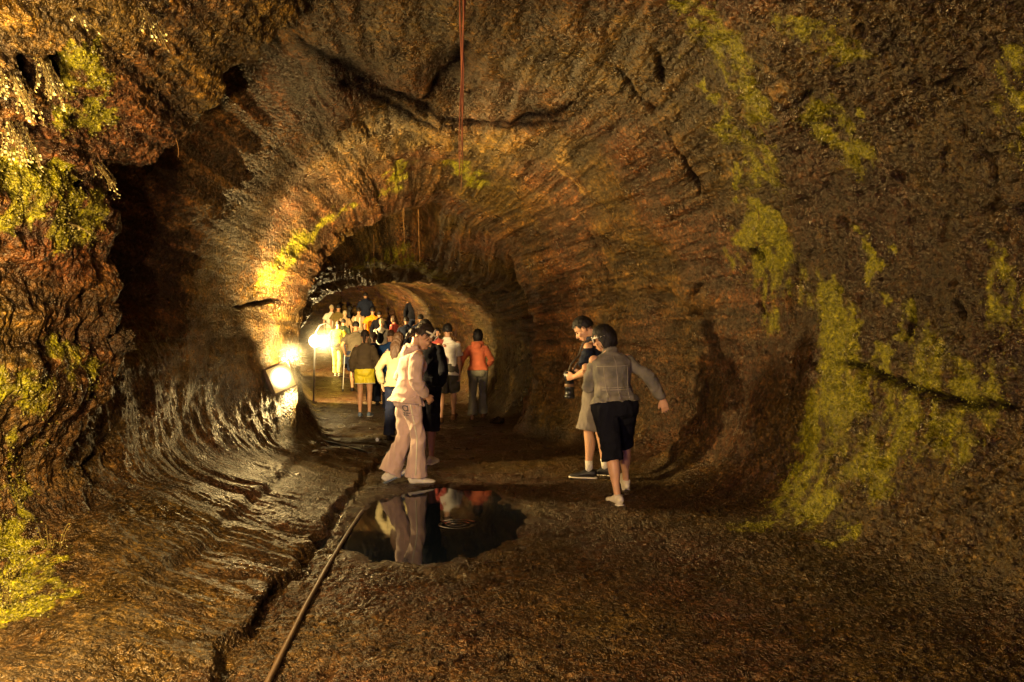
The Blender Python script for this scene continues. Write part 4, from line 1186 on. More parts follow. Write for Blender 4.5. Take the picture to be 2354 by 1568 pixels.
walker(908, 25.8, 'person with light face and red scarf turned aside in the far crowd', 1.68, 60, 0.3, sex='f', tone='light', hair=('bob', BROWN_HAIR), top=dict(kind='sweater', mat=PINKRED, loose=0.02), legs=LONGG)
walker(789, 26.2, 'short person in dark green coat just above the yellow shirt', 1.58, 0, 0.5, top=dict(kind='hoodie', mat=GREENC, loose=0.035), legs=LONGB)
# number on the blue jersey
sj = Skin(JJ['top'])
def glyph(bm, strokes, ox):
    for st in strokes:
        P_ = []
        for x, z in st:
            P_.append(sj.from_dir(JJ['p0'] + JJ['up'] * (0.30 + z) + JJ['rt'] * (ox + x), V(0, -1, 0), 0.003))
        strip(bm, P_, 0.028, V(0, -1, 0), 0.004)
b = bmesh.new()
glyph(b, [[(-0.022, 0.055), (0.0, 0.08), (0.0, 0.03), (0.0, -0.03), (0.0, -0.08)], [(-0.025, -0.075), (0.025, -0.075)]], -0.075)
glyph(b, [[(-0.035, 0.045), (-0.02, 0.075), (0.015, 0.078), (0.035, 0.05), (0.025, 0.015), (-0.01, -0.03), (-0.035, -0.072), (0.0, -0.074), (0.04, -0.074)]], 0.035)
link('jersey_number', plain(b, 'number'), cloth('white print', (0.75, 0.72, 0.66)), JJ['top'])

# ---- things they carry
def backpack(root, J):
    o = empty('backpack'); tag(o, 'black backpack on the back of the grey haired man in the white T-shirt', 'backpack')
    p, u_, r_ = J['p0'], J['up'], J['rt']
    b = bmesh.new(); blob(b, p + u_ * 0.20 + V(0, -0.20, 0), (0.115, 0.085, 0.165)); blob(b, p + u_ * 0.13 + V(0, -0.265, 0), (0.085, 0.04, 0.075))
    link('bag', fuse(b, 0.012, 3, 'bag'), BLACKC, o)
    s = Skin(J['top'])
    for q in (-1, 1):
        b = bmesh.new()
        strip(b, [s.from_dir(p + u_ * h + r_ * (q * x), V(0, -1, 0), 0.008) for h, x in ((0.30, 0.06), (0.36, 0.09), (0.41, 0.115), (0.44, 0.125))], 0.045, V(0, -1, 0), 0.006)
        link('strap', plain(b, 'strap'), BLACKC, o)
    o.location, o.rotation_euler, o.scale = root.location, root.rotation_euler, root.scale
    return o


FOLLOW = [(backpack(BP, JB), BP)]
# straps of the tan shirt wearer are part of a small rucksack
TN, JN = [(r, j) for r, j, _ in PEOPLE if r['label'].startswith('person in tan shirt')][0]
b = bmesh.new(); s = Skin(JN['top'])
for q in (-1, 1):
    strip(b, [s.from_dir(JN['p0'] + JN['up'] * h + JN['rt'] * (q * 0.085), V(0, -1, 0), 0.006) for h in np.linspace(0.05, 0.43, 8)], 0.05, V(0, -1, 0), 0.006)
link('shoulder_strap', plain(b, 'strap'), TRIM, TN)


def camera_thing():
    o = empty('camera'); tag(o, 'black camera with long lens hanging down, held by the man in grey shorts', 'camera')
    P = JC['wrl'].lerp(JC['wrr'], 0.42) + V(0.0, 0.085, -0.01)
    b = bmesh.new()
    bmesh.ops.create_cube(b, size=1, matrix=Matrix.Translation(P) @ Matrix.Diagonal((0.155, 0.09, 0.11, 1)))
    bmesh.ops.bevel(b, geom=b.edges[:], offset=0.014, segments=3, affect='EDGES')
    body = link('camera_body', plain(b, 'camera body'), BLACKP, o)
    b = bmesh.new(); bmesh.ops.create_cube(b, size=1, matrix=Matrix.Translation(P + V(0, 0.045, 0)) @ Matrix.Diagonal((0.05, 0.03, 0.06, 1))); bmesh.ops.bevel(b, geom=b.edges[:], offset=0.010, segments=2, affect='EDGES')
    link('viewfinder', plain(b, 'viewfinder'), BLACKP, body)
    b = bmesh.new(); ring_tube(b, [P + V(-0.01, 0.0, z) for z in (-0.03, -0.085, -0.088, -0.14, -0.143, -0.20, -0.203, -0.235)], [0.043, 0.043, 0.050, 0.050, 0.046, 0.048, 0.055, 0.056], V(1, 0, 0), 24)
    lens = link('lens', plain(b, 'lens'), BLACKP, o)
    b = bmesh.new(); ring_tube(b, [P + V(-0.01, 0.0, z) for z in (-0.082, -0.086, -0.11, -0.114)], [0.0505, 0.053, 0.053, 0.0505], V(1, 0, 0), 24)
    link('focus_ring', plain(b, 'focus ring'), cloth('brown rubber', (0.16, 0.085, 0.04), 0.4), lens)
    b = bmesh.new()
    n = JC['neck']
    strap = [P + V(-0.07, 0, 0.03), P + V(-0.10, -0.04, 0.12), n + V(-0.12, 0.115, -0.16), n + V(-0.10, 0.075, -0.03), n + V(-0.07, -0.05, 0.045), n + V(0.0, -0.088, 0.055), n + V(0.07, -0.05, 0.045), n + V(0.10, 0.075, -0.03), n + V(0.12, 0.115, -0.16), P + V(0.10, -0.04, 0.12), P + V(0.07, 0, 0.03)]
    fine = []
    for i in range(len(strap) - 1):
        for t in (0, .25, .5, .75): fine.append(strap[i].lerp(strap[i + 1], t))
    fine.append(strap[-1])
    ring_tube(b, fine, [(0.002, 0.008)] * len(fine), None, 8)
    link('neck_strap', plain(b, 'strap'), cloth('striped strap', (0.10, 0.09, 0.08), var=.9, scale=40), o)
    o.location, o.rotation_euler, o.scale = CM.location, CM.rotation_euler, CM.scale
    return o


FOLLOW.append((camera_thing(), CM))


def stick():
    o = empty('walking_stick'); tag(o, 'thin silver walking stick with black tip, held by the tall man in grey brown', 'walking stick')
    w_ = JT['wrl'] + V(0.0, 0.03, -0.07)
    foot = V(w_.x - 0.03, w_.y - 0.10, 0.015)
    top_ = w_ + (w_ - foot).normalized() * 0.06
    b = bmesh.new(); ring_tube(b, [top_, w_, foot], [0.012, 0.011, 0.009], None, 10); link('shaft', plain(b, 'shaft'), SILVER, o)
    b = bmesh.new(); ring_tube(b, [foot + V(0, 0, 0.05), foot + V(0, 0, 0.0)], [0.02, 0.026], None, 10); link('rubber_tip', plain(b, 'tip'), BLACKP, o)
    o.location, o.rotation_euler, o.scale = TS.location, TS.rotation_euler, TS.scale
    return o


FOLLOW.append((stick(), TS))
# ================================================================== the rock, then set everything down on it
CAVE = build_cave()
HIT = CAVE['hit']
_P, _ys = CAVE['P'], CAVE['ys']


def ground_z(x, y, r=0.10):
    rows = np.where(np.abs(_ys - y) < r + 0.03)[0]
    q = _P[rows].reshape(-1, 3)
    d = (q[:, 0] - x) ** 2 + (q[:, 1] - y) ** 2
    low = q[:, 2] < pchip(np.array([y]), ST[:, 0], ST[:, 4])[0] + 0.9
    m = (d < r * r) & low
    if not m.any(): m = np.zeros(len(q), bool); m[np.argmin(np.where(low, d, 1e9))] = True
    return float(np.mean(q[m, 2]))


for root, J, feet in PEOPLE:
    M_ = Matrix.LocRotScale(root.location, root.rotation_euler, root.scale)
    zs = []
    for f in feet:
        p = M_ @ f
        zs.append(ground_z(p.x, p.y) - p.z)
    root.location.z = max(zs) - 0.004 if abs(zs[0] - zs[1]) < 0.05 else max(zs)
    root.location.z = sum(zs) / 2 + 0.25 * abs(zs[0] - zs[1])
# the child sits on the man's forearm
KD.location.z = PM.location.z + 0.68
for o, r in FOLLOW: o.location = r.location


# ---- water lying in the hollow
def puddle():
    b = bmesh.new()
    n = 72; ring = []
    for rr in np.linspace(0.12, 1, 9):
        ring.append([b.verts.new((-0.60 + 0.95 * rr * math.cos(a), 6.42 + 1.6 * rr * math.sin(a), -0.030)) for a in np.linspace(0, 2 * math.pi, n, endpoint=False)])
    b.faces.new(ring[0])
    for i in range(8):
        for k in range(n): b.faces.new((ring[i][k], ring[i][(k + 1) % n], ring[i + 1][(k + 1) % n], ring[i + 1][k]))
    me = plain(b, 'water')
    t = NT('still dark water')
    pos = t.n('ShaderNodeNewGeometry').outputs['Position']
    wv = t.n('ShaderNodeTexWave', wave_type='RINGS', rings_direction='SPHERICAL'); wv.inputs['Scale'].default_value = 5.0; wv.inputs['Distortion'].default_value = 1.2
    mp = t.n('ShaderNodeMapping'); mp.inputs['Location'].default_value = (0.44, -6.3, 0); t.l(pos, mp.inputs[0]); t.l(mp.outputs[0], wv.inputs['Vector'])
    fall = t.n('ShaderNodeVectorMath', operation='LENGTH'); t.l(mp.outputs[0], fall.inputs[0])
    f = t.math('SUBTRACT', 1.0, t.math('MULTIPLY', fall.outputs['Value'], 4.5), True)
    h = t.math('ADD', t.math('MULTIPLY', wv.outputs[1], f), t.math('MULTIPLY', t.noise(pos, 2.2, 2), 0.35))
    t.bsdf(Base_Color=(0.004, 0.006, 0.010), Roughness=0.04, Specular_IOR_Level=0.2, IOR=1.33, Normal=t.bump(h, 0.12, 0.02))
    o = link('water', me, t.m); tag(o, kind='structure')


puddle()


# ---- pipe along the ledge, and a thin cable
def pipe(name, label, cat, pts, r, mat, lift):
    P_ = []
    for i in range(len(pts) - 1):
        a, c = Vector(pts[i]), Vector(pts[i + 1])
        k = max(2, int((c - a).length / 0.12))
        P_ += [a.lerp(c, j / k) for j in range(k)]
    P_.append(Vector(pts[-1]))
    zz = np.array([ground_z(p.x, p.y, 0.05) for p in P_])
    kk = 9
    zz = np.convolve(np.pad(zz, kk // 2, 'edge'), np.ones(kk) / kk, 'valid')
    Q = [V(p.x, p.y, z + lift) for p, z in zip(P_, zz)]
    b = bmesh.new(); ring_tube(b, Q, [r] * len(Q), None, 12)
    o = link(name, plain(b, name), mat); tag(o, label, cat)


PIPEM = cloth('weathered brown pipe', (0.10, 0.06, 0.03), 0.38, 0.35, 30, spec=0.6)
pipe('pipe', 'long thin brown pipe lying on the floor from the puddle towards the viewer', 'pipe', [(-0.86, 1.6, 0), (-1.00, 3.2, 0), (-1.10, 4.25, 0), (-1.24, 6.1, 0), (-1.27, 6.75, 0)], 0.014, PIPEM, 0.012)
pipe('cable', 'thin black cable crossing the floor below the wall lamp', 'cable', [(-2.50, 10.6, 0), (-2.2, 10.3, 0), (-1.9, 9.9, 0), (-1.72, 9.6, 0)], 0.016, BLACKP, 0.012)
# ---- lamps
GLOW = {}


def glow(name, col, s):
    t = NT(name)
    e = t.n('ShaderNodeEmission'); e.inputs[0].default_value = (*col, 1); e.inputs[1].default_value = s
    t.l(e.outputs[0], t.out.inputs[0])
    return t.m


RUST = cloth('rusty lamp steel', (0.10, 0.05, 0.03), 0.6, 0.4, 40)


def box(b, M, sz, bev=0.01):
    g = bmesh.ops.create_cube(b, size=1, matrix=M @ Matrix.Diagonal((*sz, 1)))
    es = list({e for v in g['verts'] for e in v.link_edges})
    if bev: bmesh.ops.bevel(b, geom=es, offset=bev, segments=2, affect='EDGES')


def lamp_glass():
    t = NT('lamp glass')
    tc = t.n('ShaderNodeTexCoord').outputs['Object']
    ln = t.n('ShaderNodeVectorMath', operation='LENGTH'); t.l(tc, ln.inputs[0])
    c = t.ramp(ln.outputs['Value'], [(0.0, (1, 0.86, 0.55)), (0.10, (1, 0.76, 0.36)), (0.16, (0.9, 0.50, 0.11))])
    s_ = t.math('MAXIMUM', t.math('SUBTRACT', 11, t.math('MULTIPLY', ln.outputs['Value'], 78)), 0.9)
    e = t.n('ShaderNodeEmission'); t.l(c, e.inputs[0]); t.l(s_, e.inputs[1]); t.l(e.outputs[0], t.out.inputs[0])
    return t.m


LG = lamp_glass()


def wall_lamp():
    c = at(645, 868, 8.72)
    o = empty('wall_lamp', c); tag(o, 'boxy floodlight with glowing glass leaning on the left wall', 'lamp')
    n = V(0.62, -0.78, 0.12).normalized(); u_ = V(-0.42, -0.05, 0.9); u_ = (u_ - n * u_.dot(n)).normalized(); r_ = u_.cross(n).normalized()
    M = Matrix(((n.x, r_.x, u_.x), (n.y, r_.y, u_.y), (n.z, r_.z, u_.z))).to_4x4()
    b = bmesh.new(); box(b, M @ Matrix.Translation((-0.065, 0, 0)), (0.12, 0.27, 0.29), 0.015); link('housing', plain(b, 'housing'), RUST, o)
    b = bmesh.new()
    for y, z, sy, sz in ((0, 0.148, 0.29, 0.022), (0, -0.148, 0.29, 0.022), (0.137, 0, 0.018, 0.28), (-0.137, 0, 0.018, 0.28)): box(b, M @ Matrix.Translation((0.006, y, z)), (0.03, sy, sz), 0.004)
    link('frame', plain(b, 'frame'), RUST, o)
    b = bmesh.new(); box(b, M @ Matrix.Translation((0.002, 0, 0)), (0.012, 0.255, 0.273), 0); link('glass', plain(b, 'glass'), LG, o)
    b = bmesh.new(); ring_tube(b, [V(-0.09, 0.1, -0.1), V(-0.16, 0.12, -0.2), V(-0.2, 0.12, -0.42)], [0.014, 0.014, 0.014]); link('bracket', plain(b, 'bracket'), RUST, o)
    return c, n


def path_lamp():
    x, y = X(724, 17.4), 17.4
    z0 = ground_z(x, y)
    c = Vector((x, y, z0)); zt = 1.42
    o = empty('path_lamp', c); tag(o, 'round glowing lamp on a thin post at the left edge of the path', 'lamp')
    h = zt - z0
    b = bmesh.new(); ring_tube(b, [V(-0.03, 0, -0.05), V(-0.02, 0, h * .5), V(0, 0, h - .09)], [0.022, 0.02, 0.018]); link('post', plain(b, 'post'), SILVER, o)
    b = bmesh.new(); blob(b, V(0, 0, h), (0.125, 0.125, 0.135), None, 24); link('bulb', plain(b, 'bulb'), glow('lamp bulb', (1, 0.82, 0.45), 22), o)
    b = bmesh.new(); ring_tube(b, [V(0, 0, h + .09), V(0.02, 0, h + .20), V(0.10, 0, h + .34), V(0.24, 0, h + .40), V(0.34, 0.0, h + .33)], [0.014] * 5); link('arm', plain(b, 'arm'), SILVER, o)
    b = bmesh.new(); ring_tube(b, [V(-0.03, 0, -0.03), V(-0.03, 0, 0.02)], [0.09, 0.07]); link('base', plain(b, 'base'), RUST, o)
    return c + V(0, 0, h)


LW = wall_lamp(); LP = path_lamp()


def glare_halo(name, c, r, dens):
    """glare halo volume added around a lamp in place of lens glare"""
    b = bmesh.new(); blob(b, V(0, 0, 0), (r, r, r), None, 24)
    t = NT('glare halo volume')
    tc = t.n('ShaderNodeTexCoord').outputs['Object']
    ln = t.n('ShaderNodeVectorMath', operation='LENGTH'); t.l(tc, ln.inputs[0])
    f = t.math('SUBTRACT', 1.0, t.math('DIVIDE', ln.outputs['Value'], r), True)
    f = t.math('POWER', f, 2.6)
    v = t.n('ShaderNodeVolumePrincipled'); v.inputs['Color'].default_value = (1, .9, .7, 1); v.inputs['Anisotropy'].default_value = 0.0
    t.l(t.math('MULTIPLY', f, dens), v.inputs['Density'])
    t.l(v.outputs[0], t.out.inputs['Volume'])
    o = link(name, plain(b, 'glare_halo'), t.m); o.location = c; tag(o, kind='stuff')
    return o


glare_halo('glare_halo', LW[0] + LW[1] * 0.10, 0.5, 0.75)  # scattering volume added to imitate lens glare round the lamp
glare_halo('glare_halo', LP, 0.8, 0.42)
SC.cycles.volume_step_rate = 1.0
# ================================================================== growth, roots, loose bits
rng = np.random.default_rng(11)
Nn = CAVE['N'].reshape(-1, 3); Pall = CAVE['P'].reshape(-1, 3)


def surf(u, v):
    """point of the finished rock shown at (u, v), and its inward normal"""
    p0 = np.array(HIT(u, v))
    rows = np.where(np.abs(_ys - p0[1]) < 0.25)[0]
    sub = (rows[:, None] * _P.shape[1] + np.arange(_P.shape[1])[None, :]).ravel()
    k = sub[np.argmin(((Pall[sub] - p0) ** 2).sum(1))]
    return Vector(Pall[k].tolist()), Vector(Nn[k].tolist())


def leaf_mat(name, a, b_):
    t = NT(name)
    oi = t.n('ShaderNodeNewGeometry')
    c = t.ramp(t.noise(oi.outputs['Position'], 55, 1), [(0.3, a), (0.7, b_)])
    bs = t.bsdf(Base_Color=c, Roughness=0.45, Specular_IOR_Level=0.4)
    return t.m


FERN = leaf_mat('pale fern leaves', (0.42, 0.36, 0.10), (0.78, 0.70, 0.34)); MIDL = leaf_mat('small green leaves', (0.14, 0.13, 0.02), (0.34, 0.30, 0.06)); LEAFD = leaf_mat('moss leaves', (0.05, 0.046, 0.008), (0.20, 0.17, 0.03))
ROOTM = cloth('red brown root', (0.17, 0.055, 0.022), 0.6, 0.45, 30); ROOTT = cloth('tan root', (0.34, 0.17, 0.05), 0.6, 0.4, 30); STEM = cloth('fern stem', (0.12, 0.08, 0.02))


def leaf(vs, fs, p, d, n, s):
    r = d.cross(n).normalized()
    i = len(vs)
    vs += [p, p + d * s * .45 + r * s * .36 + n * s * .06, p + d * s, p + d * s * .45 - r * s * .36 + n * s * .06]
    fs += [(i, i + 1, i + 2), (i, i + 2, i + 3)]


def fern(u, v, wpx, hpx, label, size=0.017, dense=1.0, mat=None):
    p, n = surf(u, v)
    Y = p.y; w_, h_ = wpx / FPX * Y, hpx / FPX * Y
    o = empty('fern', p); tag(o, label, 'fern', 'ferns growing on the left bank')
    vs, fs = [], []; sb = bmesh.new()
    tan = n.cross(V(0, 0, 1)).normalized(); w_ *= 1.25
    for k in range(int(13 * dense)):
        a = rng.uniform(-1, 1)
        start = tan * (a * w_ * .45) + V(0, 0, h_ * rng.uniform(0.15, .5)) - n * 0.02
        end = tan * (a * w_ * .62 + rng.normal(0, .03)) + n * rng.uniform(0.03, 0.16) + V(0, 0, -h_ * rng.uniform(.1, .5))
        mid = start.lerp(end, .45) + n * rng.uniform(.04, .08)
        pts = [start * (1 - t) ** 2 + mid * 2 * t * (1 - t) + end * t * t for t in np.linspace(0, 1, 9)]
        ring_tube(sb, pts, [0.0022] * 9, None, 5)
        for t in np.linspace(0.15, 1, max(4, int(9 * h_ / .25))):
            c = start * (1 - t) ** 2 + mid * 2 * t * (1 - t) + end * t * t
            for q in (-1, 1):
                d = (tan * q * rng.uniform(.5, 1) + V(0, 0, -rng.uniform(.2, .8)) + n * rng.uniform(-.1, .5)).normalized()
                nn = (n + V(0, 0, .4) + Vector(rng.normal(0, .55, 3).tolist())).normalized()
                leaf(vs, fs, c, d, nn, size * rng.uniform(.45, 1.05))
    me = bpy.data.meshes.new('leaves'); me.from_pydata([x[:] for x in vs], [], fs); link('leaves', me, mat or FERN, o)
    link('stem', plain(sb, 'stem'), STEM, o)


fern(16, 170, 46, 130, 'tall pale yellow fern at the top of the left edge, brightly lit', 0.020, 1.6)
fern(97, 155, 40, 110, 'pale fern hanging between two dark holes in the left bank', 0.020, 1.4)
fern(22, 300, 55, 130, 'broad bright fern at the left edge, lower of two', 0.021, 1.8)
fern(325, 25, 38, 60, 'fern at the top right of the bank by the roof', 0.019, 1.2)
fern(160, 12, 30, 30, 'small fern cut by the upper edge of the picture', 0.018, .8)
fern(213, 385, 26, 60, 'whitish fern low on the bank by its dark edge', 0.016, 1.0)
fern(243, 445, 15, 25, 'tiny yellow fern at the very edge of the bank', 0.016, .6)
fern(163, 512, 16, 20, 'tiny fern in the brown rock under the mossy patch', 0.016, .6)
fern(120, 1268, 36, 20, 'low green yellow fern near the floor, furthest from the left edge', 0.011, .9, MIDL)
fern(28, 1325, 40, 40, 'low fern in the mossy bottom left patch', 0.011, 1.2, MIDL)
fern(14, 1395, 24, 28, 'small fern at the left edge just above the floor', 0.011, .9, MIDL)


def tufts(name, cand, n, lo, hi, mat):
    """small leaves of moss and liverwort over the damp rock"""
    moss = CAVE['moss']
    if len(cand) == 0: return
    pr = moss[cand].astype(np.float64) ** 1.5; pr /= pr.sum()
    pick = rng.choice(cand, n, p=pr)
    vs, fs = [], []
    for k in pick:
        n_ = Vector(Nn[k].tolist()); p = Vector(Pall[k].tolist()) + Vector(rng.normal(0, .010, 3).tolist()) + n_ * 0.003
        d = (n_ * rng.uniform(.2, .7) + Vector(rng.normal(0, .5, 3).tolist()) + V(0, 0, -.7)).normalized()
        leaf(vs, fs, p, d, (n_ + Vector(rng.normal(0, .5, 3).tolist())).normalized(), rng.uniform(lo, hi))
    me = bpy.data.meshes.new(name); me.from_pydata([x[:] for x in vs], [], fs)
    o = link(name, me, mat); tag(o, kind='stuff')


_y, _m = Pall[:, 1], CAVE['moss']
tufts('moss', np.where((_m > 0.3) & (_y > 2) & (_y < 6.5) & (Pall[:, 0] < -1.2))[0], 8000, .006, .015, LEAFD)
tufts('moss', np.where((_m > 0.12) & (_y > 3) & (_y < 9) & (Pall[:, 0] > 1.0))[0], 16000, .006, .015, leaf_mat('wall moss leaves', (0.05, 0.052, 0.004), (0.30, 0.28, 0.012)))


def roof_above(x, y):
    rows = np.where(np.abs(_ys - y) < 0.1)[0]
    q = _P[rows].reshape(-1, 3); m = (np.abs(q[:, 0] - x) < 0.08) & (q[:, 2] > 1.6)
    return float(q[m, 2].min()) if m.any() else 3.5


def hanging_root(label, top, bottom, strands, r, mat, spread=0.02, name='hanging_root'):
    o = empty(name, top); tag(o, label, 'root', 'roots hanging from the roof')
    d = bottom - top
    for k in range(strands):
        a = rng.uniform(0, 6.28); off = V(math.cos(a), math.sin(a), 0) * spread
        L = 1.0 if k == 0 else rng.uniform(.55, .97)
        n = 14; pts = []
        for t in np.linspace(0, L, n):
            wv = V(math.sin(t * 9 + k * 2), math.cos(t * 7 + k), 0) * (0.004 + spread * .35 * t)
            pts.append(d * t + off * (1 - .5 * t) * (0.4 + 0.6 * math.sin(3.1 * min(1, t + .15))) + wv)
        rr = [max(0.0012, r * rng.uniform(.6, 1) * (1 - .8 * t / L) * (1 + .18 * math.sin(t * 31 + k))) for t in np.linspace(0, L, n)]
        b = bmesh.new(); ring_tube(b, pts, rr, None, 8)
        link('root_strand', plain(b, 'strand'), mat, o)


xr, yr_ = X(1067, 4.45), 4.45
hanging_root('long reddish root hanging alone from the roof over the path', V(xr, yr_, roof_above(xr, yr_) + .03), at(1057, 436, 4.45), 6, 0.0095, ROOTM, 0.014)
def edge_root(u, v0, v1, label, Y, st, r, mat, sp):
    hanging_root(label, at(u, v0, Y), at(u + 3, v1, Y), st, r, mat, sp)
edge_root(384, 110, 215, 'thick tan root tuft hanging from the overhanging bank edge, left of a pair', 4.85, 7, 0.013, ROOTT, .022)
edge_root(404, 140, 268, 'thick tan root tuft hanging from the overhanging bank edge, right of a pair', 4.9, 7, 0.012, ROOTT, .020)
edge_root(474, 40, 150, 'thin root tuft at the right tip of the overhang near the roof', 4.95, 5, 0.009, ROOTT, .014)
edge_root(327, 190, 360, 'hair thin root over the dark hollow, nearest the ferny bank', 4.9, 2, 0.0035, ROOTT, .01)
edge_root(405, 240, 360, 'hair thin root under the right tan tuft', 4.95, 2, 0.0035, ROOTT, .01)
edge_root(432, 100, 210, 'hair thin root between the tufts and the tip of the overhang', 4.95, 2, 0.0035, ROOTT, .01)
for u, v0, v1, lab in ((926, 478, 556, 'fine root thread in front of the dark recess, highest'), (961, 486, 604, 'fine root thread in the middle of the dark recess, longest'), (858, 545, 640, 'fine root thread at the left of the dark recess')):
    q = HIT(u, v0)
    edge_root(u, v0 - 6, v1, lab, float(q[1]), 2, 0.004, ROOTT, .01)


def rock(label, u, v, size, seed, squash=(1, .8, 1.1)):
    p, n = surf(u, v)
    b = bmesh.new(); bmesh.ops.create_icosphere(b, subdivisions=5, radius=1)
    c = np.array([x.co[:] for x in b.verts])
    cell = np.round(c * 2.2 + perlin(c * 1.5, seed)[:, None]) / 2.2
    c = c * 0.45 + cell * 0.55
    c = c * (1 + 0.25 * perlin(c * 2.0, seed + 1) + 0.08 * perlin(c * 7.0, seed + 2))[:, None] * np.array(squash) * size
    for x, q in zip(b.verts, c): x.co = q
    o = link('rock', plain(b, 'rock'), M_ROCK); o.location = p + n * size * .15; o.rotation_euler = (0.3, 0.5, seed * .7)
    tag(o, label, 'rock', 'rocks in the tube')


rock('pale jagged rock wedge jutting from the left bank, upper of two', 240, 735, .085, 3, (.7, .7, 1.5))
rock('pale jagged rock jutting furthest from the left bank, lower of two', 262, 783, .105, 5, (.9, .8, 1.1))
rock('low brown rock at the foot of the dark hollow on the right', 1140, 962, .13, 12, (1.2, .8, .5))


def scrap():
    p, n = surf(868, 1006)
    b = bmesh.new(); bmesh.ops.create_icosphere(b, subdivisions=4, radius=1)
    c = np.array([x.co[:] for x in b.verts]); c = c * (1 + .45 * perlin(c * 2.6, 4) + .2 * perlin(c * 6.0, 5))[:, None] * np.array([.020, .010, .028])
    for x, q in zip(b.verts, c): x.co = q
    o = link('paper_scrap', plain(b, 'scrap'), cloth('white paper', (.8, .8, .85), .7, .05)); o.location = p + V(0, 0, .018)
    tag(o, 'crumpled white paper scrap lying on the path behind the pink trousers', 'litter')


scrap()


def gravel():
    """loose grit and stones on the trodden floor"""
    vs, fs = [], []
    b = bmesh.new(); bmesh.ops.create_icosphere(b, subdivisions=1, radius=1)
    V0 = np.array([x.co[:] for x in b.verts]); F0 = [[x.index for x in f.verts] for f in b.faces]; b.free()
    n = 2600
    yy = np.exp(rng.uniform(math.log(2.6), math.log(15), n)); xx = rng.uniform(-1.4, 2.0, n)
    Rr = pchip(yy, ST[:, 0], ST[:, 2]) - 0.7; Ll = pchip(yy, ST[:, 0], ST[:, 1]) + .9
    ok = (xx < Rr) & (xx > Ll) & (((xx + .6) / 0.80) ** 2 + ((yy - 6.45) / 1.45) ** 2 > 1)
    for x, y in zip(xx[ok], yy[ok]):
        row = int(np.argmin(np.abs(_ys - y))); q = _P[row]; k = np.argmin(np.abs(q[:, 0] - x) + np.where(q[:, 2] > 0.6, 9, 0)); g = q[k]
        s = float(np.clip(rng.lognormal(-4.75, .45), .004, .028))
        c = V0 * (1 + rng.uniform(-.3, .3, (len(V0), 1))) * s * np.array([1, rng.uniform(.7, 1.1), rng.uniform(.45, .8)])
        a = rng.uniform(0, 6.28); ca, sa = math.cos(a), math.sin(a)
        c = c @ np.array([[ca, sa, 0], [-sa, ca, 0], [0, 0, 1]]) + g + np.array([0, 0, s * .25])
        i = len(vs); vs += c.tolist(); fs += [[i + j for j in f] for f in F0]
    me = bpy.data.meshes.new('gravel'); me.from_pydata(vs, [], fs)
    o = link('gravel', me, M_GROUND); tag(o, kind='stuff')


gravel()
# ================================================================== camera, world, lights
cam = bpy.data.cameras.new('camera'); cam.lens = 28; cam.sensor_width = 36; cam.clip_end = 300; cam.clip_start = 0.05
co = bpy.data.objects.new('camera', cam); COL.objects.link(co)
co.location = (0, 0, CAMZ); co.rotation_euler = (math.radians(90), 0, 0)
SC.camera = co

w = bpy.data.worlds.new('World'); SC.world = w; w.use_nodes = True
w.node_tree.nodes['Background'].inputs[0].default_value = (0.14, 0.085, 0.30, 1)
w.node_tree.nodes['Background'].inputs[1].default_value = 8.0  # purple fill added to tint the shadows, entering by the open rear end


def lamp(name, loc, watts, col=(1.0, 0.62, 0.22), rad=0.05, spot=None, aim=None, blend=0.6):
    l = bpy.data.lights.new(name, 'SPOT' if spot else 'POINT')
    l.energy = watts; l.color = col; l.shadow_soft_size = rad
    o = bpy.data.objects.new(name, l); COL.objects.link(o); o.location = loc
    if spot:
        l.spot_size = math.radians(spot); l.spot_blend = blend
        o.rotation_euler = (Vector(aim) - Vector(loc)).to_track_quat('-Z', 'Y').to_euler()
    return o


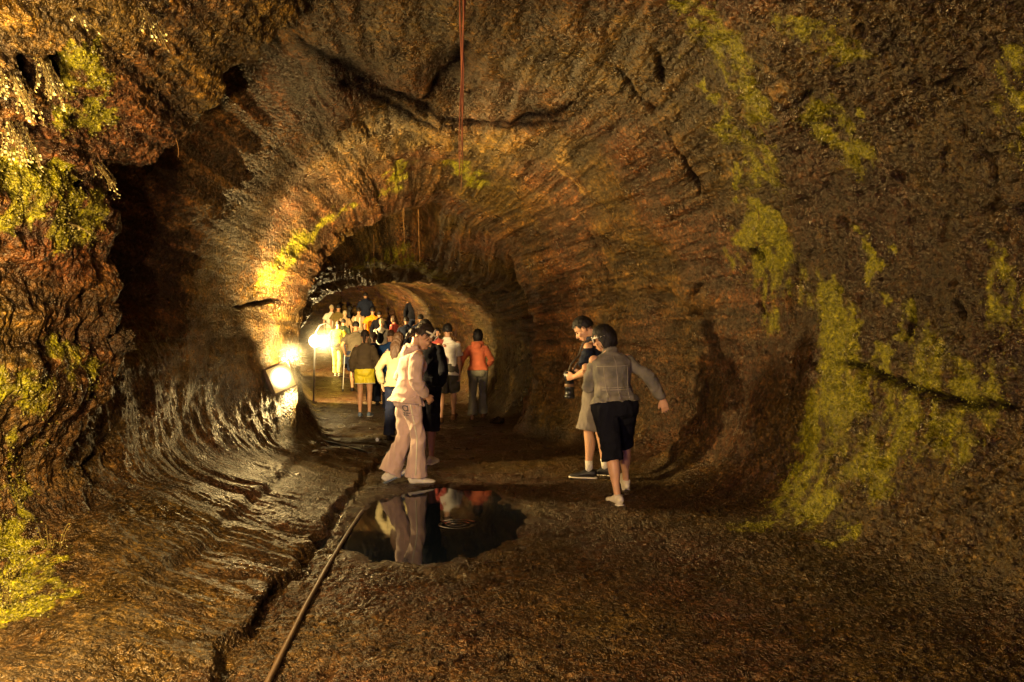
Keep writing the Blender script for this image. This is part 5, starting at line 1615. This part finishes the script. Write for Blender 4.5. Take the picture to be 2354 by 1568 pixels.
LWc, LWn = LW
WARM = (1.0, 0.70, 0.27)
lamp('wall_lamp_light', LWc + LWn * 0.10 + Vector((0.0, 0, 0.16)), 260, col=WARM, rad=0.06, spot=165, aim=LWc + Vector((0.50, 0.42, 1.1)) * 5, blend=0.45)
lamp('wall_lamp_glow', LWc + LWn * 0.05, 75, col=WARM, rad=0.07, spot=112, aim=LWc + Vector((0.72, -0.70, -0.12)), blend=0.5)
for k_, (u_, v_, w_) in enumerate(((628, 818, 60), (642, 765, 40), (690, 918, 40))):
    q_, n_ = surf(u_, v_)
    lamp('added_wall_spill', q_ + n_ * 0.16, w_, col=WARM, rad=0.05, spot=128, aim=q_ - n_, blend=0.6)  # extra spots added close to the rock to overexpose it beside the lamp
lamp('wall_lamp_beam', LWc + LWn * 0.14 + Vector((0, 0, 0.72)), 900, col=WARM, rad=0.08, spot=100, aim=LWc + Vector((1.0, -0.12, 0.18)) * 5, blend=0.4)
lamp('wall_lamp_uplight', LWc + LWn * 0.14 + Vector((0.05, 0, 0.20)), 1150, col=WARM, rad=0.08, spot=106, aim=LWc + Vector((0.30, 0.42, 1.0)) * 5, blend=0.5)
lamp('wall_lamp_second_beam', LWc + LWn * 0.14 + Vector((0, 0, 0.72)), 1700, col=(1.0, 0.72, 0.34), rad=0.08, spot=37, aim=LWc + Vector((0.105, 1.0, -0.08)) * 5, blend=0.3)
lamp('path_lamp_light', LP + Vector((0.10, 0.10, 0)), 1700, col=WARM, rad=0.1, spot=165, aim=LP + Vector((0.45, 0.9, -0.12)), blend=0.2)
lamp('path_lamp_glow', LP + Vector((0.10, -0.14, 0.10)), 35, col=WARM)
lamp('far_lamp_light', (-6.55, 24.0, 2.2), 2600, col=WARM, spot=150, aim=(-4.0, 28.6, 2.2), blend=0.3)
lamp('entrance_lamp_light', (-0.85, -0.1, 1.5), 420, col=(1, .68, .36), rad=0.05)
lamp('fern_fill_light', (-2.30, 3.1, 2.2), 60, col=(1, .72, .32), rad=0.05)  # fill light added to brighten the ferns, no lamp stands here
lamp('near_lamp_light', (-1.95, 2.4, 1.3), 740, col=(1, .68, .28), rad=0.05)

SC.render.engine = 'CYCLES'
SC.cycles.use_denoising = True
SC.cycles.use_adaptive_sampling = True
SC.cycles.adaptive_threshold = 0.035
SC.cycles.max_bounces = 5
SC.cycles.diffuse_bounces = 2
SC.cycles.sample_clamp_indirect = 4
SC.view_settings.view_transform = 'Standard'
SC.view_settings.look = 'None'
SC.view_settings.exposure = 0
